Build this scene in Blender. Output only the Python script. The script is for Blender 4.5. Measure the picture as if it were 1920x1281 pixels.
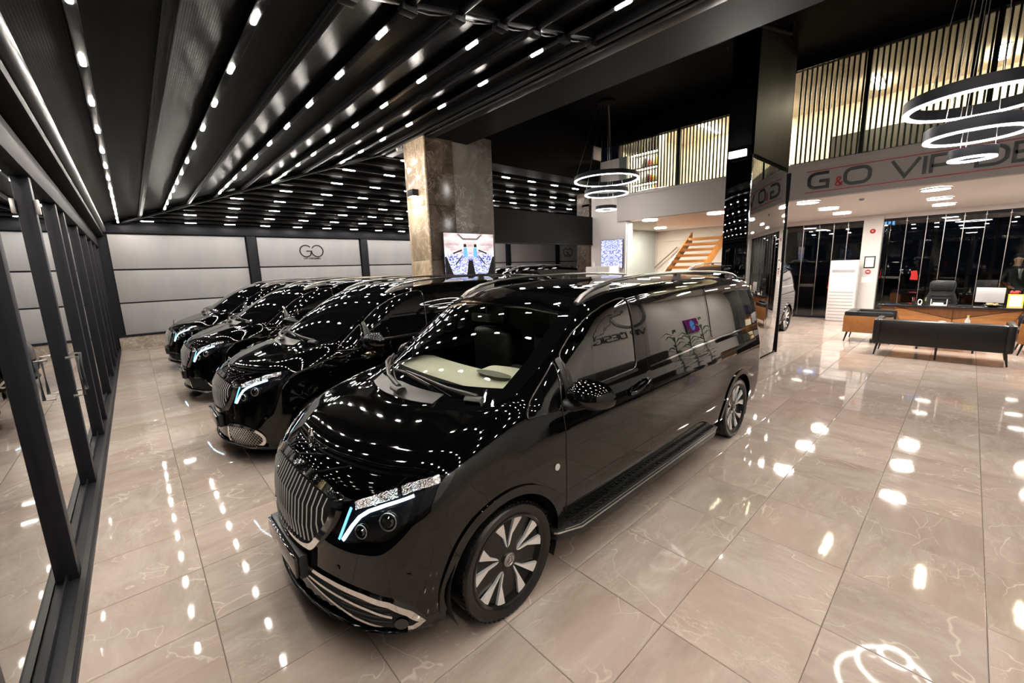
import bpy, bmesh, math, random
import numpy as np
from mathutils import Vector, Matrix
from mathutils.geometry import delaunay_2d_cdt
random.seed(7)
for _o in list(bpy.data.objects): bpy.data.objects.remove(_o)
SC = bpy.context.scene
COL = SC.collection
# ------------------------------------------------------------------ camera
CAM_POS = (-1.287, -1.531, 1.956)
FPX, YAW, PITCH, ROLL = 773.0, .8349, .1755, -.0319
def cam_axes():
    cy, sy, cp, sp = math.cos(YAW), math.sin(YAW), math.cos(PITCH), math.sin(PITCH)
    fw = Vector((cy*cp, sy*cp, -sp)); rt = Vector((sy, -cy, 0)); up = rt.cross(fw)
    cr, sr = math.cos(ROLL), math.sin(ROLL)
    return cr*rt + sr*up, -sr*rt + cr*up, fw
_r, _u, _f = cam_axes()
cam_d = bpy.data.cameras.new('camera'); cam = bpy.data.objects.new('camera', cam_d); COL.objects.link(cam)
cam_d.sensor_width = 36; cam_d.lens = FPX/1920*36; cam_d.clip_start = .02; cam_d.clip_end = 200
cam.matrix_world = Matrix(((_r.x, _u.x, -_f.x, CAM_POS[0]), (_r.y, _u.y, -_f.y, CAM_POS[1]), (_r.z, _u.z, -_f.z, CAM_POS[2]), (0, 0, 0, 1)))
SC.camera = cam
# ------------------------------------------------------------------ world (night), exposure, light levels
W = bpy.data.worlds.new('night'); SC.world = W; W.use_nodes = True
W.node_tree.nodes['Background'].inputs[0].default_value = (.25, .35, .6, 1)
W.node_tree.nodes['Background'].inputs[1].default_value = .0012
SC.view_settings.view_transform = 'Standard'; SC.view_settings.look = 'None'
SC.view_settings.exposure = 2.2; SC.view_settings.gamma = 1.0; SC.view_settings.use_curve_mapping = False
L_LED, L_LED_FAR, L_RING, L_SOFFIT, L_MEZZ, L_FLOOD = 108.0, 24.0, 6.5, 42.0, 70.0, 110.0
SC.cycles.use_denoising = True
SC.cycles.max_bounces = 9; SC.cycles.diffuse_bounces = 3; SC.cycles.glossy_bounces = 5
SC.cycles.transmission_bounces = 6; SC.cycles.transparent_max_bounces = 12
SC.cycles.sample_clamp_indirect = 6.0; SC.cycles.caustics_reflective = False; SC.cycles.caustics_refractive = False
# ------------------------------------------------------------------ materials
MATS = {}
def mat(name, base, rough=.5, metal=0., ior=1.45, coat=0., emit=None, strength=0., spec=.5):
    m = bpy.data.materials.new(name); m.use_nodes = True
    b = m.node_tree.nodes['Principled BSDF']; i = b.inputs
    i['Base Color'].default_value = (*base, 1); i['Roughness'].default_value = rough; i['Metallic'].default_value = metal
    i['IOR'].default_value = ior; i['Coat Weight'].default_value = coat; i['Specular IOR Level'].default_value = spec
    i['Coat Roughness'].default_value = .02
    if emit: i['Emission Color'].default_value = (*emit, 1); i['Emission Strength'].default_value = strength
    MATS[name] = m
    return m
class N:
    """tiny node helper"""
    def __init__(s, m): s.t = m.node_tree; s.b = s.t.nodes['Principled BSDF']
    def n(s, typ, **kw):
        x = s.t.nodes.new(typ)
        for k, v in kw.items(): setattr(x, k, v)
        return x
    def l(s, a, b): s.t.links.new(a, b)
    def math(s, op, a, b=None, clamp=False):
        x = s.n('ShaderNodeMath', operation=op, use_clamp=clamp)
        for k, v in enumerate((a, b)):
            if v is None: continue
            if isinstance(v, (int, float)): x.inputs[k].default_value = v
            else: s.l(v, x.inputs[k])
        return x.outputs[0]
    def vmath(s, op, a, b):
        x = s.n('ShaderNodeVectorMath', operation=op)
        for k, v in enumerate((a, b)):
            if isinstance(v, tuple): x.inputs[k].default_value = v
            elif v is not None: s.l(v, x.inputs[k])
        return x.outputs[0]
    def noise(s, vec, scale, detail=4, rough=.55, dist=0.):
        x = s.n('ShaderNodeTexNoise'); x.inputs['Scale'].default_value = scale; x.inputs['Detail'].default_value = detail
        x.inputs['Roughness'].default_value = rough; x.inputs['Distortion'].default_value = dist
        if vec is not None: s.l(vec, x.inputs['Vector'])
        return x.outputs[0]
    def ramp(s, fac, stops):
        x = s.n('ShaderNodeValToRGB'); e = x.color_ramp.elements
        while len(e) < len(stops): e.new(.5)
        for k, (p, c) in enumerate(stops):
            e[k].position = p; e[k].color = (*c, 1) if isinstance(c, tuple) else (c, c, c, 1)
        s.l(fac, x.inputs[0])
        return x.outputs[0]
    def mix(s, fac, a, b, mode='MIX'):
        x = s.n('ShaderNodeMix', data_type='RGBA', blend_type=mode)
        for k, v in ((0, fac), (6, a), (7, b)):
            if isinstance(v, (int, float)): x.inputs[k].default_value = v
            elif isinstance(v, tuple): x.inputs[k].default_value = (*v, 1)
            else: s.l(v, x.inputs[k])
        return x.outputs[2]
    def pos(s): return s.n('ShaderNodeNewGeometry').outputs['Position']
    def obj(s): return s.n('ShaderNodeTexCoord').outputs['Object']
    def bump(s, h, strength, dist=.01):
        x = s.n('ShaderNodeBump'); x.inputs['Strength'].default_value = strength; x.inputs['Distance'].default_value = dist
        s.l(h, x.inputs['Height']); s.l(x.outputs[0], s.b.inputs['Normal'])
def glass(name, tint, ior=1.5, boost=1.0):
    m = bpy.data.materials.new(name); m.use_nodes = True; t = m.node_tree; t.nodes.clear()
    o = t.nodes.new('ShaderNodeOutputMaterial'); mx = t.nodes.new('ShaderNodeMixShader')
    tr = t.nodes.new('ShaderNodeBsdfTransparent'); gl = t.nodes.new('ShaderNodeBsdfGlossy'); fr = t.nodes.new('ShaderNodeFresnel')
    tr.inputs[0].default_value = (*tint, 1); gl.inputs['Roughness'].default_value = .0; gl.inputs[0].default_value = (1, 1, 1, 1)
    fr.inputs[0].default_value = ior
    mt = t.nodes.new('ShaderNodeMath'); mt.operation = 'MULTIPLY'; mt.use_clamp = True; mt.inputs[1].default_value = boost
    t.links.new(fr.outputs[0], mt.inputs[0]); t.links.new(mt.outputs[0], mx.inputs[0])
    t.links.new(tr.outputs[0], mx.inputs[1]); t.links.new(gl.outputs[0], mx.inputs[2]); t.links.new(mx.outputs[0], o.inputs[0])
    MATS[name] = m
    return m
mat('paint', (.0010, .0010, .0010), .03, ior=1.5)
mat('tinted', (.002, .002, .0025), .015, ior=1.7)
glass('windscreen', (.84, .88, .84), 1.5, 1.0)
glass('sideglass', (.30, .34, .31), 1.5, 3.2)
glass('clear', (.9, .93, .92), 1.5, 1.8)
glass('balustrade', (.86, .92, .9), 1.45, 1.0)
mat('chrome', (.78, .77, .76), .06, 1.0)
mat('satin', (.42, .40, .385), .28, 1.0)
mat('railmetal', (.24, .23, .225), .33, 1.0)
mat('trimdark', (.10, .097, .094), .25, 1.0)
mat('rubber', (.006, .006, .0065), .33)
mat('rimblack', (.008, .008, .008), .18)
mat('rimsilver', (.80, .79, .78), .34, .45)
mat('plastic', (.012, .012, .012), .38)
mat('cowl', (.018, .0165, .015), .34)
mat('liner', (.004, .004, .004), .8)
mat('cream', (.82, .78, .64), .55)
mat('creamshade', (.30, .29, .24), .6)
mat('dashdark', (.016, .018, .017), .5)
mat('leather', (.007, .007, .0075), .36)
mat('drl', (.9, .95, 1), .3, emit=(.62, .88, 1.0), strength=2.8)
mat('drlblue', (.1, .2, .3), .3, emit=(.15, .55, .95), strength=.45)
mat('tail', (.5, .01, .01), .2, emit=(1, .06, .05), strength=1.3)
mat('lamphouse', (.006, .007, .010), .05, coat=1.0)
mat('crystal', (.80, .80, .82), .10, 1.0)
mat('anthracite', (.011, .0115, .0155), .45, spec=.2)
mat('beam', (.005, .005, .0055), .34, spec=.18)
mat('mattblack', (.0035, .0034, .0034), .6, spec=.08)
mat('gutter', (.014, .0135, .013), .45, .1)
mat('darkceil', (.0028, .0026, .0025), .7, spec=.1)
mat('darkbeam', (.0042, .0036, .0033), .6, spec=.15)
mat('white', (.56, .53, .51), .55)
mat('fascia', (.36, .335, .325), .5)
mat('soffit', (.74, .68, .63), .6)
mat('warmwall', (.76, .66, .55), .6)
mat('creamwall', (.72, .68, .58), .55)
mat('sign', (.006, .006, .006), .35)
mat('signred', (.42, .016, .02), .4)
mat('slat', (.022, .019, .017), .5)
mat('mirror', (.27, .275, .27), .015, 1.0)
mat('blackmirror', (.10, .10, .105), .02, 1.0)
mat('led', (1, 1, 1), .4, emit=(1.0, .925, .83), strength=L_LED)
mat('ledfar', (1, 1, 1), .4, emit=(1.0, .94, .87), strength=L_LED_FAR)
mat('ring', (1, 1, 1), .4, emit=(1.0, .95, .90), strength=L_RING)
mat('soffitled', (1, 1, 1), .4, emit=(1.0, .92, .83), strength=L_SOFFIT)
mat('mezzled', (1, 1, 1), .4, emit=(1.0, .79, .56), strength=L_MEZZ)
mat('flood', (1, 1, 1), .4, emit=(1.0, .95, .88), strength=L_FLOOD)
mat('sconce', (1, 1, 1), .4, emit=(1.0, .80, .52), strength=95)
mat('whiteplastic', (.60, .585, .57), .35)
mat('greyplastic', (.30, .29, .30), .4)
mat('silverplastic', (.62, .61, .62), .3, .4)
mat('deskglass', (.016, .016, .018), .06)
mat('paper', (.80, .78, .74), .7)
mat('certyellow', (.72, .46, .04), .5)
mat('alarm', (.40, .02, .02), .35)
mat('leaf', (.035, .085, .022), .45)
mat('pot', (.03, .03, .032), .4)
mat('food', (.45, .28, .12), .6)
mat('asphalt', (.02, .02, .022), .6)
mat('neonblue', (.05, .1, .3), .4, emit=(.12, .42, 1.0), strength=.30)
mat('neonred', (.3, .02, .02), .4, emit=(1, .04, .03), strength=.30)
mat('neonyellow', (.4, .3, .02), .4, emit=(1, .62, .05), strength=.25)
mat('grout', (.10, .085, .072), .8)
mat('brick_dark', (.05, .05, .05), .5)
def m_floor():
    m = mat('marblefloor', (.4, .34, .3), .11, ior=1.34); n = N(m)
    p = n.pos()
    cell = n.vmath('FLOOR', n.vmath('DIVIDE', p, (.6, .6, 50.)), None)
    wn = n.n('ShaderNodeTexWhiteNoise', noise_dimensions='3D'); n.l(cell, wn.inputs['Vector'])
    q = n.vmath('ADD', p, n.vmath('MULTIPLY', wn.outputs['Color'], (31., 47., 23.)))
    sp_ = n.n('ShaderNodeSeparateColor'); n.l(wn.outputs['Color'], sp_.inputs[0])
    turn = n.math('GREATER_THAN', sp_.outputs[0], .62)
    vm = n.n('ShaderNodeMix', data_type='VECTOR'); n.l(turn, vm.inputs[0]); n.l(n.vmath('MULTIPLY', q, (1., 2.6, 1.)), vm.inputs[4]); n.l(n.vmath('MULTIPLY', q, (2.6, 1., 1.)), vm.inputs[5])
    g = vm.outputs[1]
    a = n.noise(g, 1.3, 10, .66, .5)
    st = n.noise(n.vmath('MULTIPLY', g, (1., 1.6, 1.)), 4.0, 6, .7, .4)
    c = n.ramp(a, [(.28, (.33, .265, .222)), (.5, (.435, .365, .315)), (.74, (.54, .475, .42))])
    c = n.mix(n.math('MULTIPLY', n.ramp(st, [(.48, 0.), (.72, 1.)]), .30), c, (.57, .515, .465))
    pk = n.ramp(n.noise(q, .9, 3), [(.44, 0.), (.66, 1.)])
    c = n.mix(n.math('MULTIPLY', pk, .6), c, (.46, .345, .295))
    w1 = n.math('ABSOLUTE', n.math('SUBTRACT', n.noise(q, .95, 4, .55, .5), .5))
    v1 = n.math('MULTIPLY', n.ramp(w1, [(.0, 1.), (.0040, .0)]), n.ramp(n.noise(q, 1.0, 2), [(.42, 0.), (.52, 1.)]))
    w2 = n.math('ABSOLUTE', n.math('SUBTRACT', n.noise(g, 2.2, 6, .68, .3), .5))
    v2 = n.math('MULTIPLY', n.ramp(w2, [(.0, .6), (.009, .0)]), n.ramp(n.noise(q, 2.0, 2), [(.50, 0.), (.66, 1.)]))
    vo = n.n('ShaderNodeTexVoronoi', feature='DISTANCE_TO_EDGE'); vo.inputs['Scale'].default_value = 2.6
    nz = n.n('ShaderNodeTexNoise'); nz.inputs['Scale'].default_value = 3.0; nz.inputs['Detail'].default_value = 5; n.l(q, nz.inputs['Vector'])
    n.l(n.vmath('ADD', g, n.vmath('MULTIPLY', nz.outputs['Color'], (.45, .45, .0))), vo.inputs['Vector'])
    v3 = n.math('MULTIPLY', n.ramp(vo.outputs['Distance'], [(.0, 1.), (.016, .0)]), n.ramp(n.noise(q, 1.7, 3), [(.50, 0.), (.64, .9)]))
    v = n.math('MAXIMUM', v3, n.math('MAXIMUM', n.math('MULTIPLY', v1, .8), v2))
    c = n.mix(n.math('MULTIPLY', v, .62), c, (.82, .74, .66))
    tv = n.n('ShaderNodeSeparateColor'); n.l(wn.outputs['Color'], tv.inputs[0])
    c = n.mix(1.0, c, n.ramp(tv.outputs[2], [(0., .90), (1., 1.06)]), 'MULTIPLY')
    n.l(c, n.b.inputs['Base Color'])
    r = n.ramp(n.noise(q, 14, 3), [(.3, .028), (.7, .055)]); n.l(r, n.b.inputs['Roughness'])
m_floor()
def m_marble(name, dark, mid, light, rough, sc=1.0):
    m = mat(name, mid, rough); n = N(m); p = n.pos()
    a = n.noise(p, 2.2*sc, 9, .68, .8)
    c = n.ramp(a, [(.3, dark), (.52, mid), (.75, light)])
    w = n.math('ABSOLUTE', n.math('SUBTRACT', n.noise(p, 2.6*sc, 7, .7, 1.5), .5))
    v = n.math('MULTIPLY', n.ramp(w, [(0., 1.), (.02, 0.)]), n.ramp(n.noise(p, 1.3*sc, 2), [(.4, 0.), (.6, 1.)]))
    c = n.mix(n.math('MULTIPLY', v, .6), c, tuple(min(1, 2.3*x+.05) for x in light))
    n.l(c, n.b.inputs['Base Color'])
m_marble('marblewarm', (.20, .145, .095), (.33, .25, .175), (.45, .36, .27), .18)
m_marble('marbledark', (.018, .012, .008), (.050, .035, .025), (.105, .08, .06), .22, 1.2)
m_marble('plaster', (.055, .045, .038), (.12, .104, .092), (.215, .19, .17), .45, .8)
m_marble('plinth', (.25, .20, .16), (.34, .28, .235), (.42, .36, .31), .15)
def m_panel():
    m = mat('wallpanel', (.55, .53, .515), .38); n = N(m)
    a = n.noise(n.vmath('MULTIPLY', n.pos(), (1.6, 1., .35)), 1.0, 3)
    n.l(n.ramp(a, [(.3, (.33, .328, .334)), (.7, (.385, .377, .374))]), n.b.inputs['Base Color'])
m_panel()
def m_fabric():
    m = mat('fabric', (.0085, .008, .0076), .38, spec=.03); n = N(m); p = n.pos()
    ch = n.n('ShaderNodeTexVoronoi'); ch.inputs['Scale'].default_value = 62; ch.inputs['Randomness'].default_value = 0; n.l(p, ch.inputs['Vector'])
    n.bump(ch.outputs['Distance'], .35, .004)
m_fabric()
def m_wood(name, c0, c1, axis, rough=.4, sc=1.0):
    m = mat(name, c0, rough); n = N(m); v = [3., 3., 3.]; v[axis] = .25
    a = n.noise(n.vmath('MULTIPLY', n.obj(), tuple(x*sc*4 for x in v)), 1.0, 8, .65, .8)
    n.l(n.ramp(a, [(.3, c0), (.7, c1)]), n.b.inputs['Base Color'])
m_wood('stairwood', (.27, .10, .018), (.46, .20, .045), 1, .35)
m_wood('walnut', (.10, .038, .012), (.20, .082, .028), 2, .35)
m_wood('walnut_a', (.20, .082, .026), (.40, .18, .065), 1, .3, 2.)
m_wood('sofawood', (.27, .105, .028), (.36, .155, .045), 1, .35)
m_wood('claddingwood', (.012, .0098, .0085), (.022, .018, .0155), 2, .5)
MATS['claddingwood'].node_tree.nodes['Principled BSDF'].inputs['Specular IOR Level'].default_value = .08
def m_tire():
    n = N(MATS['rubber']); a = n.n('ShaderNodeTexVoronoi'); a.inputs['Scale'].default_value = 38
    n.l(n.obj(), a.inputs['Vector']); n.bump(a.outputs['Distance'], .2, .003)
m_tire()
def m_crystal():
    n = N(MATS['crystal']); a = n.n('ShaderNodeTexVoronoi'); a.inputs['Scale'].default_value = 130
    n.l(n.obj(), a.inputs['Vector']); n.bump(a.outputs['Distance'], 1.0, .01)
m_crystal()
mat('skin', (.42, .24, .16), .5); mat('suit', (.008, .009, .012), .7); mat('hair', (.006, .005, .004), .5)
def m_screen(name, warm):
    m = mat(name, (.02, .02, .02), .1, emit=(1, 1, 1), strength=.27); n = N(m); o = n.obj()
    s = n.n('ShaderNodeSeparateXYZ'); n.l(o, s.inputs[0])
    ax = n.math('ABSOLUTE', s.outputs[0]); cb = n.n('ShaderNodeCombineXYZ'); n.l(ax, cb.inputs[0]); n.l(s.outputs[2], cb.inputs[2])
    a = n.noise(n.vmath('MULTIPLY', cb.outputs[0], (5., 1., 9.)), 2.2, 5, .6, 2.5)
    low = n.ramp(a, [(.36, (.01, .01, .03)), (.45, (.10, .13, .75)), (.53, (.9, .93, 1.)), (.75, (1., 1., 1.))])
    if warm:
        up = n.ramp(n.noise(n.vmath('MULTIPLY', cb.outputs[0], (2., 1., 6.)), 1.5, 3), [(.35, (.55, .42, .42)), (.55, (1., .82, .80)), (.7, (1., .97, .93))])
        c = n.mix(n.ramp(n.math('ADD', s.outputs[2], .5), [(.46, 0.), (.56, 1.)]), low, up)
    else: c = low
    n.l(c, n.b.inputs['Emission Color'])
m_screen('screen_warm', True); m_screen('screen_blue', False)
mat('screen_pink', (.02, .0, .02), .1, emit=(.42, .05, .30), strength=.22)
# ------------------------------------------------------------------ object helpers
def link(o): COL.objects.link(o); return o
def tag(o, label, cat, group=None):
    o['label'] = label; o['category'] = cat
    if group: o['group'] = group
    return o
def thing(name, loc, label, cat, group=None, rz=0.):
    o = link(bpy.data.objects.new(name, None)); o.location = loc; o.rotation_euler = (0, 0, rz); o.empty_display_size = .2
    return tag(o, label, cat, group)
def new(name, me, parent=None, label=None):
    o = link(bpy.data.objects.new(name, me)); o.parent = parent
    if label: o['label'] = label
    return o
class MB:
    def __init__(s): s.v = []; s.f = []
    def add(s, v, f):
        k = len(s.v); s.v += [tuple(map(float, x)) for x in v]; s.f += [[i+k for i in q] for q in f]; return s
    def box(s, x0, x1, y0, y1, z0, z1):
        if x0 > x1: x0, x1 = x1, x0
        if y0 > y1: y0, y1 = y1, y0
        if z0 > z1: z0, z1 = z1, z0
        return s.add([(x0,y0,z0),(x1,y0,z0),(x1,y1,z0),(x0,y1,z0),(x0,y0,z1),(x1,y0,z1),(x1,y1,z1),(x0,y1,z1)],
              [(0,3,2,1),(4,5,6,7),(0,1,5,4),(1,2,6,5),(2,3,7,6),(3,0,4,7)])
    def prism(s, lo, hi):
        n = len(lo)
        return s.add(list(lo)+list(hi), [list(range(n))[::-1], list(range(n, 2*n))] + [(i, (i+1) % n, n+(i+1) % n, n+i) for i in range(n)])
    def tube(s, pts, r, seg=8, closed=False, flat=1.0, up=(0, 0, 1)):
        P = [Vector(p) for p in pts]; n = len(P); rings = []
        R = r if isinstance(r, (list, tuple)) else [r]*n
        for i in range(n):
            a = P[(i-1) % n] if (closed or i) else P[0]; b = P[(i+1) % n] if (closed or i < n-1) else P[-1]
            d = (b-a).normalized(); x = d.cross(Vector(up))
            if x.length < 1e-3: x = d.cross(Vector((0, 1, 0)))
            x.normalize(); y = x.cross(d)
            rings.append([P[i] + (x*math.cos(t)*R[i] + y*math.sin(t)*R[i]*flat) for t in (2*math.pi*k/seg for k in range(seg))])
        v = [q for ring in rings for q in ring]; f = []
        for i in range(n if closed else n-1):
            j = (i+1) % n
            f += [(i*seg+k, i*seg+(k+1) % seg, j*seg+(k+1) % seg, j*seg+k) for k in range(seg)]
        if not closed: f += [list(range(seg))[::-1], list(range((n-1)*seg, n*seg))]
        return s.add(v, f)
    def cyl(s, p0, p1, r, seg=16, r2=None):
        p0, p1 = Vector(p0), Vector(p1); d = (p1-p0).normalized(); x = d.orthogonal().normalized(); y = d.cross(x); r2 = r if r2 is None else r2
        v = [p0+(x*math.cos(t)+y*math.sin(t))*r for t in (2*math.pi*k/seg for k in range(seg))] + [p1+(x*math.cos(t)+y*math.sin(t))*r2 for t in (2*math.pi*k/seg for k in range(seg))]
        return s.add(v, [list(range(seg))[::-1], list(range(seg, 2*seg))] + [(k, (k+1) % seg, seg+(k+1) % seg, seg+k) for k in range(seg)])
    def lathe(s, prof, o=(0, 0, 0), axis='y', seg=48, closed=False):
        v = []; f = []; n = len(prof)
        for k in range(seg):
            t = 2*math.pi*k/seg; c, sn = math.cos(t), math.sin(t)
            for r, h in prof:
                v.append((o[0]+r*c, o[1]+h, o[2]+r*sn) if axis == 'y' else ((o[0]+r*c, o[1]+r*sn, o[2]+h) if axis == 'z' else (o[0]+h, o[1]+r*c, o[2]+r*sn)))
        m = n if closed else n-1
        for k in range(seg):
            j = (k+1) % seg
            f += [(k*n+i, k*n+(i+1) % n, j*n+(i+1) % n, j*n+i) for i in range(m)]
        return s.add(v, f)
    def sphere(s, c, r, seg=16, rings=10):
        r = (r, r, r) if isinstance(r, (int, float)) else r
        v = [(c[0], c[1], c[2]-r[2])]; f = []
        for i in range(1, rings):
            a = -math.pi/2+math.pi*i/rings
            v += [(c[0]+r[0]*math.cos(a)*math.cos(t), c[1]+r[1]*math.cos(a)*math.sin(t), c[2]+r[2]*math.sin(a)) for t in (2*math.pi*k/seg for k in range(seg))]
        v.append((c[0], c[1], c[2]+r[2])); T = len(v)-1
        for k in range(seg):
            f.append((0, 1+(k+1) % seg, 1+k)); f.append((T, T-seg+k, T-seg+(k+1) % seg))
            for i in range(rings-2): f.append((1+i*seg+k, 1+i*seg+(k+1) % seg, 1+(i+1)*seg+(k+1) % seg, 1+(i+1)*seg+k))
        return s.add(v, f)
    def mesh(s, name, m, smooth=False, bevel=0., seg=2):
        me = bpy.data.meshes.new(name); me.from_pydata(s.v, [], s.f)
        bm = bmesh.new(); bm.from_mesh(me)
        bmesh.ops.recalc_face_normals(bm, faces=bm.faces)
        if bevel:
            es = [e for e in bm.edges if len(e.link_faces) == 2 and e.calc_face_angle(0) > .5]
            bmesh.ops.bevel(bm, geom=es, offset=bevel, segments=seg, profile=.6, affect='EDGES', clamp_overlap=True)
        bm.to_mesh(me); bm.free()
        if smooth or bevel:
            me.polygons.foreach_set('use_smooth', [True]*len(me.polygons)); me.set_sharp_from_angle(angle=.75 if not bevel else 1.0)
        me.materials.append(MATS[m])
        return me
    def build(s, name, m, parent=None, smooth=False, bevel=0., label=None, seg=2):
        return new(name, s.mesh(name, m, smooth, bevel, seg), parent, label)
def box(name, m, b, parent=None, bevel=0., label=None): return MB().box(*b).build(name, m, parent, bevel=bevel, label=label)
def struct(o): o['kind'] = 'structure'; return o
def ribbon(mb, pts, w, o, u, v, n, d, closed=False):
    """flat stroke of width w along 2D pts laid in the plane (o,u,v), extruded by d along n"""
    o, u, v, n = Vector(o), Vector(u), Vector(v), Vector(n); P = [Vector(p) for p in pts]; k = len(P); L = []; R = []
    for i in range(k):
        a = P[(i-1) % k] if (closed or i) else None; b = P[(i+1) % k] if (closed or i < k-1) else None
        d1 = (P[i]-a).normalized() if a is not None else (b-P[i]).normalized(); d2 = (b-P[i]).normalized() if b is not None else d1
        t = d1+d2; t = t.normalized() if t.length > 1e-6 else d1
        nn = Vector((-t.y, t.x)); c = max(.35, nn.dot(Vector((-d1.y, d1.x)))); h = w/2/c
        L.append(P[i]+nn*h); R.append(P[i]-nn*h)
    to = lambda q, e: o+u*q.x+v*q.y+n*e
    V = []
    for q in range(k): V += [to(L[q], 0), to(R[q], 0), to(R[q], d), to(L[q], d)]
    F = []
    for q in range(k if closed else k-1):
        j = (q+1) % k
        for e in range(4): F.append((q*4+e, q*4+(e+1) % 4, j*4+(e+1) % 4, j*4+e))
    if not closed: F += [(3, 2, 1, 0), ((k-1)*4, (k-1)*4+1, (k-1)*4+2, (k-1)*4+3)]
    mb.add(V, F)
def arc(cx, cy, rx, ry, a0, a1, n=14): return [(cx+rx*math.cos(math.radians(a0+(a1-a0)*i/n)), cy+ry*math.sin(math.radians(a0+(a1-a0)*i/n))) for i in range(n+1)]
GLY = {  # wide sans strokes in a 1-high box: (advance, [(points, closed)])
 'G': (1.25, [([(1.12, .96)]+arc(.42, .62, .38, .34, 90, 180, 7)+arc(.42, .38, .38, .34, 180, 270, 7)+[(1.08, .04), (1.08, .46), (.62, .46)], False)]),
 'O': (1.42, [(arc(.42, .62, .38, .34, 90, 180, 7)+arc(.42, .38, .38, .34, 180, 270, 7)+arc(.90, .38, .38, .34, 270, 360, 7)+arc(.90, .62, .38, .34, 0, 90, 7), True)]),
 'V': (1.2, [([(.0, 1.), (.55, .03), (1.1, 1.)], False)]), 'I': (.3, [([(.1, 0), (.1, 1)], False)]),
 'P': (1.05, [([(.06, 0), (.06, .96), (.62, .96)]+arc(.66, .68, .28, .28, 90, -90, 8)+[(.06, .40)], False)]),
 'D': (1.2, [([(.06, .04), (.06, .96), (.6, .96)]+arc(.6, .62, .42, .34, 90, 0, 6)+arc(.6, .38, .42, .34, 0, -90, 6), True)]),
 'E': (1.0, [([(.85, .96), (.06, .96), (.06, .04), (.85, .04)], False), ([(.06, .5), (.75, .5)], False)]),
 'S': (1.05, [([(.9, .96)]+arc(.3, .74, .24, .22, 90, 270, 8)+arc(.66, .28, .24, .24, 90, -90, 8)+[(.06, .04)], False)]),
 'N': (1.15, [([(.06, 0), (.06, .98), (.94, .02), (.94, 1)], False)]), ' ': (.55, []),
 '&': (.75, [([(.7, .0), (.16, .66)]+arc(.33, .80, .18, .17, 200, -30, 9)+[(.14, .36)]+arc(.30, .20, .22, .18, 140, 300, 8)+[(.72, .42)], False)])}
def text_width(t): return sum(GLY[c][0] for c in t)
def strokes(t, h, w, o, u, v, n, d, sx=1.0):
    """list of (char, MB) for a line of stroke lettering"""
    out = []; x = 0.
    for c in t:
        adv, L = GLY[c]
        if L:
            mb = MB()
            for pts, cl in L: ribbon(mb, [((x+px*sx)*h, py*h) for px, py in pts], w, o, u, v, n, d, cl)
            out.append((c, mb))
        x += adv*sx
    return out
def go_logo(h, w, o, u, v, n, d):
    """the round G and O that lean on each other; o is the centre"""
    g = MB(); r = h/2
    ribbon(g, arc(-r*.93, 0, r, r, 42, 318, 26)+[(-r*.02, -.02*r), (-r*.85, -.02*r)], w, o, u, v, n, d)
    q = MB(); ribbon(q, arc(r*1.0, 0, r, r, 150, -178, 30), w, o, u, v, n, d)
    return g, q
def vip_logo(parent_name, h, o, u, v, n, d, label, wmul=1.0):
    """GO ring logo with VIP DESIGN below, as one mounted sign"""
    t = thing(parent_name, o, label, 'sign'); z = Vector((0, 0, 0)); v3 = Vector(v)
    g, q = go_logo(h, h*.075*wmul, z, u, v, n, d)
    g.build('letter', 'sign', t); q.build('letter', 'sign', t)
    hh = h*.13; wd = text_width('VIP DESIGN')*hh*1.25
    for c, mb in strokes('VIP DESIGN', hh, hh*.16, z-v3*(h*.72)-Vector(u)*(wd*.5), u, v, n, d, 1.25): mb.build('letter', 'sign', t)
    return t
# ------------------------------------------------------------------ the setting: floor
XL, XR, YS, YN = -1.76, 15.6, -4.0, 14.6
floor = struct(box('floor', 'grout', (XL-.2, XR+.2, YS-.2, YN+.2, -.12, -.004)))
TS = .6
tile_me = MB().add([(-.2955,-.2955,0),(.2955,-.2955,0),(.2955,.2955,0),(-.2955,.2955,0),(-.2985,-.2985,-.0025),(.2985,-.2985,-.0025),(.2985,.2985,-.0025),(-.2985,.2985,-.0025),
     (-.2985,-.2985,-.006),(.2985,-.2985,-.006),(.2985,.2985,-.006),(-.2985,.2985,-.006)],
    [(0,1,2,3)]+[(k+4, (k+1) % 4+4, (k+1) % 4, k) for k in range(4)]+[(k+8, (k+1) % 4+8, (k+1) % 4+4, k+4) for k in range(4)]).mesh('tile', 'marblefloor')
def to_px(p):
    d = Vector(p)-Vector(CAM_POS); z = d.dot(_f)
    return (960+FPX*d.dot(_r)/z, 640.5-FPX*d.dot(_u)/z, z) if z > .05 else None
cells = []
for i in range(-3, 26):
    for j in range(-7, 25):
        cx, cy = (i+.5)*TS, (j+.5)*TS
        if cx < XL-.3 or cx > XR+.2 or cy < YS-.2 or cy > YN+.2: continue
        q = [to_px((cx+a*.3, cy+b*.3, 0)) for a, b in ((-1,-1),(1,-1),(1,1),(-1,1))]; area = 0.
        if all(q):
            area = abs(sum(q[k][0]*q[(k+1) % 4][1]-q[(k+1) % 4][0]*q[k][1] for k in range(4)))/2
            mx, my = sum(k[0] for k in q)/4, sum(k[1] for k in q)/4
            if not (-60 < mx < 1980 and -60 < my < 1345): area = 0.
            if any(abs(cy-v) < .75 and -.5 < cx < 4.2 for v in (.97, 4.02, 7.1, 10.2)): area = 0.
        cells.append((area, cx, cy))
cells.sort(reverse=True)
for a, cx, cy in cells[:300]:
    o = new('tile', tile_me, floor); o.location = (cx, cy, 0)
mb = MB()
for a, cx, cy in cells[300:]:
    mb.add([(cx+v.co.x, cy+v.co.y, v.co.z) for v in tile_me.vertices], [list(p.vertices) for p in tile_me.polygons])
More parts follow.
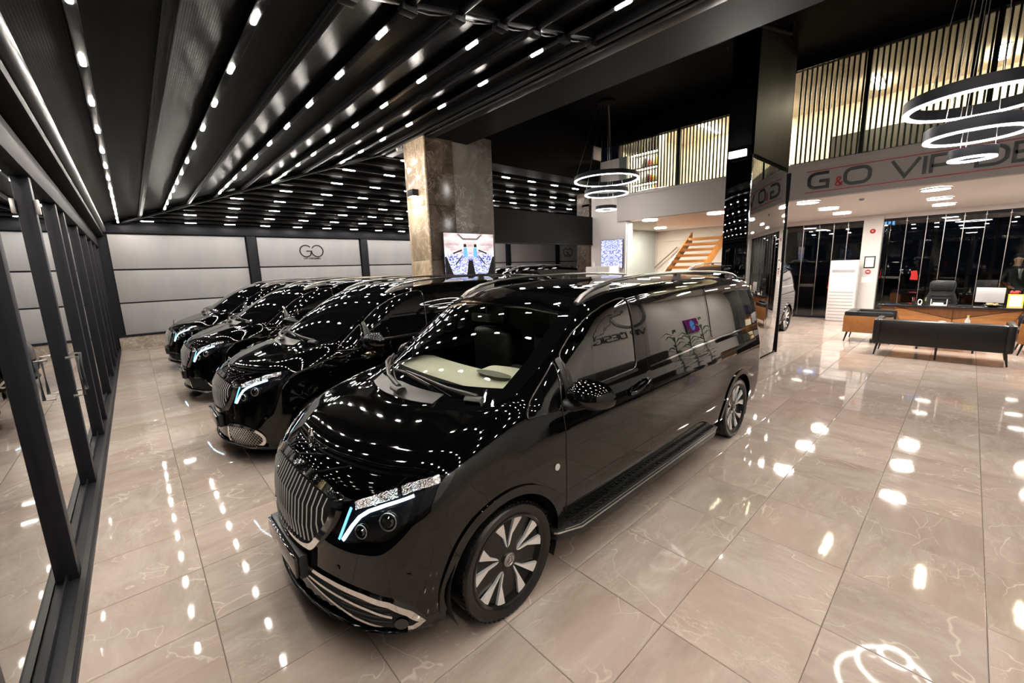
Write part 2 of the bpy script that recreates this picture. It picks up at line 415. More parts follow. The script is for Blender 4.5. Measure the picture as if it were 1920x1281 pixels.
rest = mb.build('tile_field', 'marblefloor', floor); rest['kind'] = 'stuff'
# outside ground
struct(box('ground_outside_street', 'asphalt', (XR+.25, 60, -30, 30, -.25, -.06)))
struct(box('ground_outside_terrace', 'asphalt', (-30, XL-.25, -30, 30, -.25, -.06)))
# ------------------------------------------------------------------ back wall with light panels
wb = struct(box('wall_back', 'anthracite', (XL-.2, 19.0, YN+.05, YN+.25, 0, 4.2)))
box('plinth', 'plinth', (XL, 19.0, YN-.03, YN+.05, 0, .36), wb)
box('rail', 'anthracite', (XL, 19.0, YN-.05, YN+.05, .36, .42), wb)
box('header', 'anthracite', (XL, 19.0, YN-.10, YN+.05, 3.27, 3.50), wb, .01)
cols = [(-1.60, 1.65)] + [(1.99+3.81*k, 5.46+3.81*k) for k in range(5)]
rows = [(.42, 1.305), (1.345, 2.24), (2.285, 3.24)]
for x0, x1 in cols:
    for z0, z1 in rows: box('panel', 'wallpanel', (x0, x1, YN, YN+.05, z0, z1), wb, .004)
    box('post', 'anthracite', (x1+.04, x1+.30, YN-.07, YN+.05, .42, 3.27), wb, .008)
for k, (x, lab) in enumerate(((3.68, 'black ring logo sign with small lettering below on the pale back wall'), (18.0, 'black ring logo sign on the back wall, partly hidden by the dark lintel'))):
    if x < 19: vip_logo('wall_logo', .40, (x, YN-.004, 2.80), (1, 0, 0), (0, 0, 1), (0, -1, 0), .012, lab, 1.25)
# ------------------------------------------------------------------ left glass wall
wl = struct(box('wall_left', 'anthracite', (XL-.20, XL, YS, YN, 0, .035)))
box('track', 'anthracite', (XL-.16, XL-.10, YS, YN, .035, .085), wl)
box('track', 'gutter', (XL-.045, XL-.015, YS, YN, .035, .05), wl)
posts = [-3.6, -1.6, .55, 2.27, 4.05, 5.75, 6.55, 8.4, 10.2, 11.6, 13.0, 14.45]
for y in posts: box('post', 'anthracite', (XL-.16, XL-.05, y-.055, y+.055, .035, 3.15), wl, .008)
box('header', 'mattblack', (XL-.2, XL-.03, YS, YN, 2.86, 3.12), wl, .01)
for a, b in zip(posts[:-1], posts[1:]): box('pane', 'clear', (XL-.112, XL-.104, a+.055, b-.055, .085, 2.86), wl)
box('gutter', 'mattblack', (XL-.16, XL+.10, YS, YN, 3.16, 3.25), wl, .02)
g = MB(); pts = [(XL+.10, y, 3.33) for y in np.linspace(YS, YN, 26)]; g.tube(pts, .075, 12); g.build('gutter_pipe', 'beam', wl, smooth=True)
box('gutter_board', 'mattblack', (XL-.2, XL-.02, YS, YN, 3.25, 3.60), wl)
for y in (3.78, 4.06):
    for sx in (-1, 1):
        x0 = XL-.105+sx*.055; x1 = x0+sx*.07
        m_ = MB().tube([(x0, y, .95), (x1, y, .95), (x1, y, 1.30), (x0, y, 1.30)], .013, 8); m_.build('handle', 'satin', wl, smooth=True)
for y, z in ((4.0, 2.55),): box('hinge', 'satin', (XL-.05, XL-.02, y-.03, y+.03, z, z+.12), wl, .005)
# exit sign glow reflected in the door glass is a small green lamp over the back corner
# ------------------------------------------------------------------ pergola ceiling, two sloped fabric fields meeting in a hip
MN, MF = .2, .11
zN = lambda x: 3.5+MN*(x+1.32)
zF = lambda y: 3.55+MF*(14-y)
hipY = lambda x: 14-(zN(x)-3.55)/MF
hipX = lambda y: -1.32+(zF(y)-3.5)/MN
XB = 2.95
ceil = struct(box('ceiling', 'darkceil', (3.7, XR, YS, 6.9, 5.95, 6.1)))
def led_mesh(L, w, m):
    mb = MB(); pr = []
    for k in range(13): t = math.pi*k/12; pr.append((L/2-w/2+w/2*math.sin(t), w/2*math.cos(t)))
    pr = [(x, y) for x, y in pr] + [(-x, -y) for x, y in pr]
    mb.prism([(x, y, -.010) for x, y in pr], [(x, y, .008) for x, y in pr])
    return mb.mesh('lamp', m, bevel=.003, seg=1)
led_near = led_mesh(.17, .032, 'led'); led_far = led_mesh(.27, .055, 'ledfar')
FD = .085   # fabric sits this much above the lamp line
fab = []
beams_x = [-1.32, -.865, -.41, .05, .505, .96, 1.415, 1.85, 2.28, 2.72]
def fabric_strip(name, x0, x1, y0f, y1f, parent, n=8, m=20):
    """cloth bay between two beams, arched a little upward"""
    v = []; f = []
    for i in range(n+1):
        s_ = i/n; x = x0+(x1-x0)*s_; ya, yb = y0f(x), y1f(x)
        for j in range(m+1):
            y = ya+(yb-ya)*j/m; z = zN(x)+FD+.014*math.sin(math.pi*s_)+.004*math.sin(y*2.1)
            v.append((x, y, z))
    for i in range(n):
        for j in range(m): f.append((i*(m+1)+j, i*(m+1)+j+1, (i+1)*(m+1)+j+1, (i+1)*(m+1)+j))
    return MB().add(v, f).build(name, 'fabric', parent, smooth=True)
edges = [XL+.02]+beams_x+[XB+.02]
for a, b in zip(edges[:-1], edges[1:]):
    fabric_strip('fabric_bay', a, b, lambda x: 1.50, lambda x: hipY(x)+.35, ceil)
    fabric_strip('fabric_bay', a, b, lambda x: YS, lambda x: 1.44, ceil, m=10)
for k, x in enumerate(beams_x):
    lit = k % 2 == 0; ye = hipY(x); z = zN(x); w = .032 if lit else .022
    bm_ = MB().box(x-w, x+w, 1.50, ye, z+.010, z+FD+.03)
    if not lit: bm_.box(x-w-.018, x+w+.018, 1.50, ye, z+.028, z+.045)
    o = bm_.build('beam', 'beam', ceil, bevel=.006)
    o2 = MB().box(x-w, x+w, YS, 1.44, z+.010, z+FD+.03).build('beam', 'beam', ceil, bevel=.006)
    cap = MB().box(x-w-.03, x+w+.03, 1.44, 1.52, z-.03, z+FD+.05).build('beam_end', 'beam', ceil, bevel=.006)
    if lit:
        y = 1.96-.012*k
        while y < ye-.12:
            q = new('lamp', led_near, o); q.location = (x, y, z+.008); q.rotation_euler = (0, 0, math.pi/2); y += .93
        y = 1.96-.012*k-1.07
        while y > YS+.2:
            q = new('lamp', led_near, o2); q.location = (x, y, z+.008); q.rotation_euler = (0, 0, math.pi/2); y -= .93
# cross rafter of the near field and the sagging cable along it
rf = MB().prism([(XL+.05, 1.43, zN(XL)+.03), (XB, 1.43, zN(XB)+.03), (XB, 1.43, zN(XB)+.16), (XL+.05, 1.43, zN(XL)+.16)], [(XL+.05, 1.50, zN(XL)+.03), (XB, 1.50, zN(XB)+.03), (XB, 1.50, zN(XB)+.16), (XL+.05, 1.50, zN(XL)+.16)])
rf.build('rafter', 'beam', ceil, bevel=.008)
cb = MB(); pts = []
for a, b in zip(beams_x[4:-1], beams_x[5:]):
    for t in (0, .25, .5, .75): x = a+(b-a)*t; pts.append((x, 1.545, zN(x)+.06-.035*math.sin(math.pi*t)))
cb.tube(pts, .006, 6); cb.build('cable', 'satin', ceil, smooth=True)
# far field
def far_fabric(y0, y1, n=8, m=40):
    v = []; f = []
    for i in range(n+1):
        s_ = i/n; y = y0+(y1-y0)*s_; xa = max(XL, hipX(y)-.25) if y > 6.6 else XB; xb = 12.6
        for j in range(m+1):
            x = xa+(xb-xa)*j/m; v.append((x, y, zF(y)+FD+.03*math.sin(math.pi*s_)))
    for i in range(n):
        for j in range(m): f.append((i*(m+1)+j, i*(m+1)+j+1, (i+1)*(m+1)+j+1, (i+1)*(m+1)+j))
    return MB().add(v, f).build('fabric_bay', 'fabric', ceil, smooth=True)
ys = [14.55]+[14-.5*k for k in range(0, 15)]
for a, b in zip(ys[:-1], ys[1:]): far_fabric(b, a)
for k in range(15):
    y = 14-.5*k; xa = max(XL, hipX(y)); z = zF(y)
    if y < 6.75: continue
    lit = k % 2 == 0; w = .03 if lit else .022
    o = MB().box(xa, 12.6, y-w, y+w, z+.010, z+FD+.03).build('beam', 'beam', ceil, bevel=.006)
    if lit:
        r = k//2; x = -.72-.085*r
        while x < 12.4:
            if x > xa+.08: q = new('lamp', led_far, o); q.location = (x, y, z+.008)
            x += .965
# hip rafter
hp = MB(); hp.tube([(x, hipY(x), zN(x)+.02) for x in (XL, 0, 1.5, XB)], .045, 6); hp.build('hip_rafter', 'beam', ceil)
# main beams (dark bulkheads)
t1 = struct(box('trim_1', 'darkbeam', (XB, 3.82, YS, 6.75, 4.31, 6.0)))
box('edge_channel', 'beam', (XB-.06, XB+.10, YS, 6.75, 4.28, 4.42), t1, .01)
box('edge_lip', 'beam', (XB-.16, XB-.10, YS, 6.75, 4.30, 4.36), t1, .01)
struct(box('trim_2', 'darkceil', (3.82, 9.42, 6.15, 6.75, 4.36, 6.0)))
t3 = struct(box('trim_3', 'darkbeam', (4.43, 9.40, 6.42, 6.60, 2.60, 3.42)))
box('lintel_edge', 'beam', (4.43, 9.40, 6.40, 6.62, 2.585, 2.60), t3)
struct(box('trim_4', 'darkceil', (9.44, 9.60, 1.52, 6.75, 5.31, 6.0)))   # dark bulkhead over the left screen
struct(box('trim_5', 'darkceil', (9.44, 9.60, YS, 1.52, 5.78, 6.0)))
pp = MB().tube([(5.2, 1.85, 5.8), (6.9, .75, 5.45), (6.9, .75, 5.6)], .04, 10); pp = struct(pp.build('pipe', 'darkbeam', None, smooth=True))
# ------------------------------------------------------------------ marble pillar
pil = struct(MB().box(2.88, 4.43, 5.22, 5.90, 0, 4.5).build('pillar', 'plaster'))
for z0, z1 in ((0, 1.10), (1.105, 2.15), (2.155, 3.14), (3.145, 4.5)):
    box('slab', 'marbledark', (2.86, 3.46, 5.19, 5.225, z0, z1), pil, .003)
    box('slab', 'marblewarm', (2.845, 2.885, 5.19, 5.90, z0, z1), pil, .003)
box('corner_strip', 'marblewarm', (2.84, 2.87, 5.185, 5.25, 0, 4.5), pil, .004)
box('corner_strip', 'marblewarm', (2.84, 2.87, 5.83, 5.90, 0, 4.5), pil, .004)
pl2 = struct(box('pilaster', 'marbledark', (9.62, 10.0, 6.72, 7.20, 0, 4.2)))
# ------------------------------------------------------------------ mirrored column
colm = struct(box('column', 'darkceil', (6.66, 8.74, 1.13, 1.50, 0, 5.9)))
box('mirror_panel', 'blackmirror', (6.62, 6.66, 1.10, 1.505, 0, 3.70), colm, .003)
box('black_panel', 'tinted', (6.63, 6.66, 1.10, 1.505, 3.70, 5.9), colm)
box('mirror_panel', 'mirror', (6.63, 8.78, 1.09, 1.12, .06, 3.64), colm, .002)
box('wood_cladding', 'claddingwood', (6.63, 8.60, 1.10, 1.13, 3.72, 5.9), colm)
box('edge_profile', 'chrome', (6.612, 6.63, 1.088, 1.10, 0, 3.70), colm)
box('edge_profile', 'anthracite', (8.76, 8.79, 1.085, 1.13, 0, 3.66), colm)
# ------------------------------------------------------------------ mezzanine, soffit, shop sign
YF0 = 5.55
fas = struct(box('trim_6', 'fascia', (9.40, 9.60, YS, YF0, 3.20, 3.86)))
box('ledge', 'fascia', (9.37, 9.62, YS, YF0, 3.86, 3.92), fas, .006)
sof = struct(box('ceiling_soffit', 'soffit', (9.60, XR, YS, 7.0, 3.20, 3.34)))
struct(box('floor_mezzanine', 'darkbeam', (9.62, XR, YS, 7.0, 3.80, 3.86)))
wm = struct(box('wall_mezzanine', 'warmwall', (13.0, 13.1, YS, 5.6, 3.86, 5.9)))
box('reflection_band', 'slat', (12.96, 13.0, YS, 1.3, 3.86, 5.12), wm)  # dark band painted in for the glass reflection over the lower wall
struct(box('ceiling_mezzanine', 'warmwall', (9.65, 13.1, YS, 5.6, 5.86, 5.92)))
struct(box('wall_mezzanine_side', 'warmwall', (9.62, 13.0, 5.56, 5.66, 3.86, 5.9)))
def screen(name, y0, y1, z1, posts, label):
    t = thing(name, (9.50, (y0+y1)/2, 3.92), label, 'slat screen'); my = (y0+y1)/2
    box('bottom_rail', 'slat', (-.03, .03, y0-my, y1-my, 0, .03), t); box('top_rail', 'slat', (-.03, .03, y0-my, y1-my, z1-3.95, z1-3.92), t)
    sm = MB().box(-.013, .013, -.0145, .0145, .03, z1-3.95).mesh('slat', 'slat')
    y = y0+.04
    while y < y1-.03:
        if not any(abs(y-p) < .06 for p in posts): o = new('slat', sm, t); o.location = (0, y-my, 0)
        y += .084
    for p in posts: box('post', 'anthracite', (-.045, .045, p-my-.035, p-my+.035, 0, z1-3.92), t, .004)
    box('glass_pane', 'balustrade', (-.075, -.067, y0-my, y1-my, .02, z1-3.94), t)
    return t
screen('slat_screen', 1.55, 5.52, 5.31, [3.79], 'vertical dark slat screen of the upper room, left of the mirrored column')
screen('slat_screen', YS+.05, 1.30, 5.78, [.14, -1.23, -1.45], 'long vertical dark slat screen above the large shop sign')
# lit strips in the upper room
for nm, b, lab in (('light_strip', (11.6, 12.4, -1.6, -1.45, 5.82, 5.855), 'bright ceiling strip light in the upper room, right of the pair of dark posts'),
                   ('light_strip', (11.4, 12.3, .25, .38, 5.82, 5.855), 'bright ceiling strip light in the upper room above the ampersand of the sign'),
                   ('light_strip', (11.6, 12.4, -3.2, -3.05, 5.82, 5.855), 'bright ceiling strip light in the upper room at its far right'),
                   ('light_strip', (10.4, 12.6, 4.05, 4.15, 5.82, 5.855), 'long bright strip light above the upper bookshelf'),
                   ('light_strip', (11.2, 12.2, 2.3, 2.42, 5.82, 5.855), 'bright strip light in the upper room beside the mirrored column')):
    m_ = MB().box(b[0]-.03, b[1]+.03, b[2]-.03, b[3]+.03, b[5]-.012, b[5]); o = m_.build(nm, 'whiteplastic'); tag(o, lab, 'light')
    box('diffuser', 'mezzled', b, o)
# bookshelf upstairs
bs = thing('bookshelf', (10.0, 5.1, 3.88), 'tall white bookshelf with dark shelves behind the left slat screen', 'bookshelf')
box('back', 'whiteplastic', (.42, .46, -.45, .45, 0, 1.75), bs)
for y in (-.45, .43): box('side', 'whiteplastic', (0, .46, y, y+.02, 0, 1.75), bs)
for z in (0, .36, .78, 1.20): box('shelf', 'slat', (0, .42, -.43, .43, z, z+.04), bs)
for z in (.355, .775, 1.195): box('light_bar', 'mezzled', (.05, .09, -.42, .42, z-.012, z), bs)
bc = [('white', 'white'), ('yellow', 'certyellow'), ('red', 'alarm'), ('grey', 'greyplastic'), ('cream', 'creamwall'), ('dark', 'slat')]
for sh, z in enumerate((.04, .40, .82, 1.24)):
    y = -.36
    for cn, cm in random.sample(bc, 6):
        h = random.uniform(.18, .27); w = random.uniform(.03, .06)
        o = box('book', cm, (10.08, 10.26, 5.1+y, 5.1+y+w, 3.88+z+.001, 3.88+z+h), bevel=.003)
        tag(o, '%s book standing on the %s shelf of the upper bookshelf' % (cn, ('lowest', 'second', 'third', 'top')[sh]), 'book', 'books on the upper bookshelf'); y += w+random.uniform(.01, .07)
# shop sign on the fascia
sg = thing('shop_sign', (9.398, 0, 3.53), 'large black and red G&O VIP DESIGN lettering on the white fascia', 'sign')
U, V_, NN = (0, -1, 0), (0, 0, 1), (-1, 0, 0)
for c, mb in strokes('G', .30, .058, (0, .92, -.15), U, V_, NN, .02): mb.build('letter', 'sign', sg)
for c, mb in strokes('&', .17, .026, (0, .475, -.15), U, V_, NN, .02): mb.build('ampersand', 'signred', sg, label='red ampersand')
for c, mb in strokes('O', .30, .058, (0, .33, -.15), U, V_, NN, .02): mb.build('letter', 'sign', sg)
for c, mb in strokes('VIP DESIGN', .30, .05, (0, -.36, -.15), U, V_, NN, .02, 1.12): mb.build('letter', 'sign', sg)
box('red_line', 'signred', (-.012, 0, -4.0, .97, .19, .205), sg); box('red_line', 'signred', (-.012, 0, -4.0, .97, -.225, -.21), sg)
# soffit lights
dl = MB().lathe([(0, 0), (.185, 0), (.20, .012), (.20, .03)], axis='z', seg=28).mesh('diffuser', 'soffitled', smooth=True)
dr = MB().lathe([(.20, 0), (.225, 0), (.225, .025), (.20, .03)], axis='z', seg=28).mesh('frame', 'whiteplastic', smooth=True)
for x, y, lab in ((10.0, 1.04, 'first round ceiling light behind the G of the sign'), (11.9, 1.02, 'middle round ceiling light of the row in front of the tower air conditioner'), (13.6, 1.03, 'last round ceiling light of the row in front of the tower air conditioner'),
               (10.2, -.94, 'first round ceiling light over the black sofa'), (12.2, -.92, 'middle round ceiling light between sofa and desk'), (13.9, -.93, 'last round ceiling light above the office chair'),
               (9.85, 4.75, 'round ceiling light left of the wooden stairs'), (10.0, 3.0, 'round ceiling light next to the mirrored column above the stairs'), (10.2, -3.0, 'round ceiling light at the far right end of the soffit, front'), (12.2, -3.0, 'round ceiling light at the far right end of the soffit, middle'), (11.9, 3.0, 'round ceiling light over the stair flight'), (12.6, 5.9, 'added round ceiling light brightening the niche left of the stairs'), (13.9, -3.0, 'round ceiling light at the far right end of the soffit, back')):  # the lamp in the niche is added to brighten the cream wall
    t = thing('ceiling_light', (x, y, 3.168), lab, 'ceiling light', 'round soffit lights'); new('diffuser', dl, t); new('frame', dr, t)
# ------------------------------------------------------------------ white wall, stair niche
ww = struct(box('wall_niche', 'white', (9.45, 9.80, 5.28, 6.50, 0, 4.95)))
struct(box('wall_stairs', 'creamwall', (14.3, 14.4, 3.76, 7.0, 0, 3.2)))
struct(box('wall_partition', 'white', (14.4, XR, 3.76, 3.85, 0, 3.2)))
bx_ = struct(box('trim_7', 'creamwall', (14.22, 14.3, 3.76, 7.0, 2.80, 2.87)))
struct(box('wall_right_side', 'white', (9.8, 14.3, 6.9, 7.0, 0, 3.2)))
# ------------------------------------------------------------------ window wall at the far right
struct(box('column_white', 'white', (15.45, 15.75, .34, .79, 0, 3.2)))
struct(box('wall_right', 'white', (15.55, 15.75, 2.85, 3.76, 0, 3.2)))
struct(box('trim_8', 'white', (15.5, 15.75, YS, 2.85, 3.06, 3.2)))
for nm, ed in (('window_1', [2.85, 2.36, 1.92, 1.54, 1.18, .79]), ('window_2', [.34, -.16, -.58, -.94, -1.30, -1.69, -2.11, -2.55, -2.98, -3.42, YS])):
    w = struct(box(nm, 'anthracite', (15.57, 15.66, ed[-1], ed[0], 2.98, 3.06)))
    box('bottom_track', 'anthracite', (15.56, 15.68, ed[-1], ed[0], 0, .06), w)
    for a, b in zip(ed[:-1], ed[1:]): box('pane', 'clear', (15.615, 15.627, b+.006, a-.006, .06, 2.98), w)
    for a in ed[1:-1]:
        box('edge_profile', 'satin', (15.60, 15.64, a-.006, a+.006, .06, 2.98), w)
        MB().cyl((15.59, a, 2.96), (15.59, a, 3.04), .022, 10).build('roller', 'whiteplastic', w)
# south wall behind the photographer with its logo, seen mirrored in the van
ws = struct(box('wall_front', 'white', (XL-.2, XR, YS-.2, YS, 0, 6.0)))
struct(box('wall_left_upper', 'anthracite', (XL-.3, XL-.2, YS-.2, YN+.2, 2.9, 6.0)))
vip_logo('wall_logo', 1.9, (7.5, YS+.004, 3.03), (-1, 0, 0), (0, 0, 1), (0, 1, 0), .02, 'big black ring logo sign on the wall opposite the vans', 1.0)
# ------------------------------------------------------------------ van body as a smooth implicit hull
def pcub(xs, ys):
    xs = np.array(xs, float); ys = np.array(ys, float); h = np.diff(xs); d = np.diff(ys)/h; m = np.zeros(len(xs)); m[0] = d[0]; m[-1] = d[-1]
    for i in range(1, len(xs)-1):
        if d[i-1]*d[i] > 0: m[i] = 2*d[i-1]*d[i]/(d[i-1]+d[i])
    def f(x):
        x = np.clip(x, xs[0], xs[-1]); i = np.clip(np.searchsorted(xs, x, side='right')-1, 0, len(h)-1); t = (x-xs[i])/h[i]
        return (2*t**3-3*t*t+1)*ys[i]+(t**3-2*t*t+t)*h[i]*m[i]+(3*t*t-2*t**3)*ys[i+1]+(t**3-t*t)*h[i]*m[i+1]
    return f
def smax(a, b, k):
    h = np.maximum(k-np.abs(a-b), 0)/k
    return np.maximum(a, b)+h*h*k*.25
def smin(a, b, k): return -smax(-a, -b, k)
Wp = pcub((-1.0,-.7,-.4,0,.5,3.3,3.9,4.4), (.80,.865,.915,.945,.957,.957,.945,.92))
Wz = pcub((.2,.35,.55,.8,.95,1.03,1.15,1.25,1.5,1.7,1.85), (-.06,-.028,0,.002,.0,-.012,-.035,-.05,-.095,-.145,-.19))
Fz = pcub((.12,.18,.26,.36,.48,.62,.78,.90,1.0,1.15), (-.78,-.845,-.88,-.882,-.874,-.864,-.844,-.80,-.74,-.66))
Hx = pcub((-.95,-.8,-.6,-.3,-.1,.15,.5,4.4), (.90,.95,1.01,1.10,1.15,1.19,1.2,1.2))
Rx = pcub((.5,.8,1.1,1.4,1.8,2.3,3.0,3.7,4.1,4.5), (1.705,1.763,1.80,1.82,1.838,1.845,1.84,1.81,1.78,1.74))
Rz = pcub((.2,.35,.6,1.0,1.3,1.6,1.8), (4.32,4.40,4.42,4.40,4.36,4.28,4.21))
Bz = pcub((-.9,-.5,.0,.5,3.4,4.3), (.13,.14,.2,.27,.27,.25))
def body(x, y, z):
    a = np.abs(y); side = a-(Wp(x)+Wz(z))
    fr = Fz(z)+.085*(a/.5)**2.2-x
    ye = .46+.17*np.clip((x+.75)/.85, 0, 1)
    hood = z-(Hx(x)-.05*(a/.8)**2.5*np.clip((.15-x)/.8, 0, 1)+.011/(1+np.exp(-(ye-a)/.05))*np.clip((.25-x)/.2, 0, 1))
    s = .62; t = x-(-.19+.30*(a/.75)**2.2)
    ws = (z-(1.145+s*t+.04*np.sin(np.clip(t, 0, 1.1)/1.1*np.pi)))/np.sqrt(1+s*s)
    rf = z-(Rx(x)-.05*(a/.75)**2.5)
    rr = x-(Rz(z)-.12*(a/.9)**4)
    low = smax(smax(hood, fr, .16), side, .16)
    gr = smax(smax(smax(ws, rf, .12), side, .10), fr+.3, .05)
    g = smax(smin(low, gr, .02), rr, .12)
    return smax(g, Bz(x)-z, .04)
def march(o, d, t1, n=72, it=20, inside=False):
    """first crossing of the hull along each ray (from outside, or from inside outward)"""
    sg = -1. if inside else 1.
    N_ = len(o); prev = np.zeros(N_); lo = np.full(N_, t1); hi = np.full(N_, t1); act = np.arange(N_)
    for t in np.linspace(0, t1, n)[1:]:
        p = o[act]+d[act]*t; h = sg*body(p[:, 0], p[:, 1], p[:, 2]) <= 0
        i = act[h]; lo[i] = prev[i]; hi[i] = t; act = act[~h]; prev[act] = t
        if not len(act): break
    for _ in range(it):
        m = (lo+hi)/2; p = o+d*m[:, None]; h = sg*body(p[:, 0], p[:, 1], p[:, 2]) <= 0
        hi = np.where(h, m, hi); lo = np.where(h, lo, m)
    return o+d*hi[:, None]
def grad(p, e=2e-3):
    x, y, z = p[:, 0], p[:, 1], p[:, 2]
    g = np.stack([body(x+e, y, z)-body(x-e, y, z), body(x, y+e, z)-body(x, y-e, z), body(x, y, z+e)-body(x, y, z-e)], 1)
    return g/np.maximum(np.linalg.norm(g, axis=1, keepdims=True), 1e-9)
R2 = math.sqrt(.5)
def view_rays(view, uv):
    uv = np.asarray(uv, float); u, v = uv[:, 0], uv[:, 1]; z0 = np.zeros(len(u))
    if view == 'side': o = np.stack([u, z0-1.7, v], 1); d = (0, 1, 0); t = 1.7
    elif view == 'front': o = np.stack([z0-1.6, u, v], 1); d = (1, 0, 0); t = 3.4
    elif view == 'top': o = np.stack([u, v, z0+2.3], 1); d = (0, 0, -1); t = 2.0
    elif view == 'rear': o = np.stack([z0+5.2, u, v], 1); d = (-1, 0, 0); t = 2.5
    else: o = np.stack([u*R2-2.2*R2, -u*R2-2.2*R2, v], 1); d = (R2, R2, 0); t = 3.2
    return o, np.tile(np.array(d, float), (len(u), 1)), t
def on_body(view, uv, off=0., side=1):
    o, d, t = view_rays(view, uv); p = march(o, d, t); n = grad(p); p = p+n*off
    if side < 0: p = p*np.array((1, -1, 1)); n = n*np.array((1, -1, 1))
    return p, n
dg = lambda L: [((x-y)*R2, z) for x, y, z in L]     # hull points to the diagonal view
def dens(poly, step, closed=True):
    out = []; k = len(poly)
    for i in range(k if closed else k-1):
        a, b = poly[i], poly[(i+1) % k]; m = max(1, int(math.ceil(math.dist(a, b)/step)))
        out += [(a[0]+(b[0]-a[0])*j/m, a[1]+(b[1]-a[1])*j/m) for j in range(m)]
    if not closed: out.append(tuple(poly[-1]))
    return out
def rnd(poly, r, n=4):
    out = []; k = len(poly)
    for i in range(k):
        p = Vector(poly[i]); a = Vector(poly[i-1]); b = Vector(poly[(i+1) % k]); ra = min(r, (a-p).length*.45); rb = min(r, (b-p).length*.45)
        A = p+(a-p).normalized()*ra; B = p+(b-p).normalized()*rb
        for j in range(n+1): t = j/n; q = A*(1-t)**2+p*(2*t*(1-t))+B*t*t; out.append((q.x, q.y))
    return out
def inpoly(P, poly):
    P = np.asarray(P, float); x, y = P[:, 0], P[:, 1]; r = np.zeros(len(P), bool); k = len(poly)
    for i in range(k):
        x0, y0 = poly[i]; x1, y1 = poly[(i+1) % k]
        if y0 == y1: continue
        c = ((y0 > y) != (y1 > y)) & (x < (x1-x0)*(y-y0)/(y1-y0)+x0); r ^= c
    return r
def set_normals(me, nv):
    me.polygons.foreach_set('use_smooth', [True]*len(me.polygons)); me.normals_split_custom_set_from_vertices([tuple(n) for n in nv])
def panel(name, poly, view, off, m, side=1, holes=(), step=.05, skirt=.012):
    ring = dens(poly, step); hr = [dens(h, step) for h in holes]; pts = list(ring); ed = [(i, (i+1) % len(ring)) for i in range(len(ring))]
    for h in hr: b = len(pts); pts += h; ed += [(b+i, b+(i+1) % len(h)) for i in range(len(h))]
    bnd = np.array(pts)
    gx = np.arange(bnd[:, 0].min(), bnd[:, 0].max(), step); gy = np.arange(bnd[:, 1].min(), bnd[:, 1].max(), step)
    G = np.stack(np.meshgrid(gx, gy), -1).reshape(-1, 2)
    if len(G):
        ok = inpoly(G, ring)
        for h in hr: ok &= ~inpoly(G, h)
        G = G[ok]
        if len(G):
            dm = np.min(np.linalg.norm(G[:, None]-bnd[None], axis=2), axis=1); G = G[dm > step*.45]
    pts += [tuple(q) for q in G]
    V, _, Fc, *_r = delaunay_2d_cdt([Vector(p) for p in pts], ed, [], 0, 1e-6)
    V = np.array([(v.x, v.y) for v in V]); Fc = [list(f) for f in Fc]; cen = np.array([V[f].mean(0) for f in Fc])
    ok = inpoly(cen, ring)
    for h in hr: ok &= ~inpoly(cen, h)
    Fc = [f for f, k in zip(Fc, ok) if k]
    P, Nn = on_body(view, V, off, 1)
    # orient
    F2 = []
    for f in Fc:
        a, b, c = P[f[0]], P[f[1]], P[f[2]]
        F2.append(f if np.dot(np.cross(b-a, c-a), Nn[f[0]]) > 0 else f[::-1])
    if skirt:
        cnt = {}
        for f in F2:
            for i in range(len(f)): e = (f[i], f[(i+1) % len(f)]); cnt[e] = 1
        be = [e for e in cnt if (e[1], e[0]) not in cnt]; vs = sorted({i for e in be for i in e}); mp = {}
        top = {}
        ex = []; en = []
        for i in vs: mp[i] = len(P)+len(ex); ex.append(P[i]-Nn[i]*skirt); en.append(Nn[i])
        F2 += [(b_, a_, mp[a_], mp[b_]) for a_, b_ in be]
        P = np.vstack([P, ex]); Nn = np.vstack([Nn, en])
    if side < 0: P = P*np.array((1, -1, 1)); Nn = Nn*np.array((1, -1, 1)); F2 = [f[::-1] for f in F2]
    me = bpy.data.meshes.new(name); me.from_pydata([tuple(p) for p in P], [], [list(f) for f in F2]); set_normals(me, Nn); me.materials.append(MATS[m])
    return me
def trim(name, path, view, off, r, m, side=1, closed=False, step=.03, seg=6, flat=1.):
    p, n = on_body(view, dens(path, step, closed), off, side)
    return MB().tube(p, r, seg, closed, flat).mesh(name, m, smooth=True)
def strip(name, path, view, off, w, m, side=1, closed=False, step=.03, th=.006):
    """flat band of width w lying on the hull along a path"""
    q = [Vector(p) for p in dens(path, step, closed)]; k = len(q); A = []; B = []
    for i in range(k):
        a = q[(i-1) % k] if (closed or i) else q[i]; b = q[(i+1) % k] if (closed or i < k-1) else q[i]; t = (b-a).normalized(); nn = Vector((-t.y, t.x))
        ww = w(i/(k-1)) if callable(w) else w
        A.append(q[i]+nn*ww/2); B.append(q[i]-nn*ww/2)
    PA, NA = on_body(view, A, off, side); PB, NB = on_body(view, B, off, side)
    PC, PD = PA-NA*(th+off), PB-NB*(th+off); V = []; F = []
    for i in range(k): V += [PA[i], PB[i], PD[i], PC[i]]
    for i in range(k if closed else k-1):
        j = (i+1) % k
        for e in range(4): F.append((i*4+e, i*4+(e+1) % 4, j*4+(e+1) % 4, j*4+e))
    if not closed: F += [(3, 2, 1, 0), (k*4-4, k*4-3, k*4-2, k*4-1)]
    return MB().add(V, F).mesh(name, m, smooth=True)
WB, WZ_, AR = 3.45, .335, .405
WIN_WS = [(-.69,1.675),(-.745,1.41),(-.735,1.205),(-.47,1.19),(-.2,1.205),(.0,1.212),(.2,1.205),(.47,1.19),(.735,1.205),(.745,1.41),(.69,1.675),(.4,1.718),(0,1.732),(-.4,1.718)]
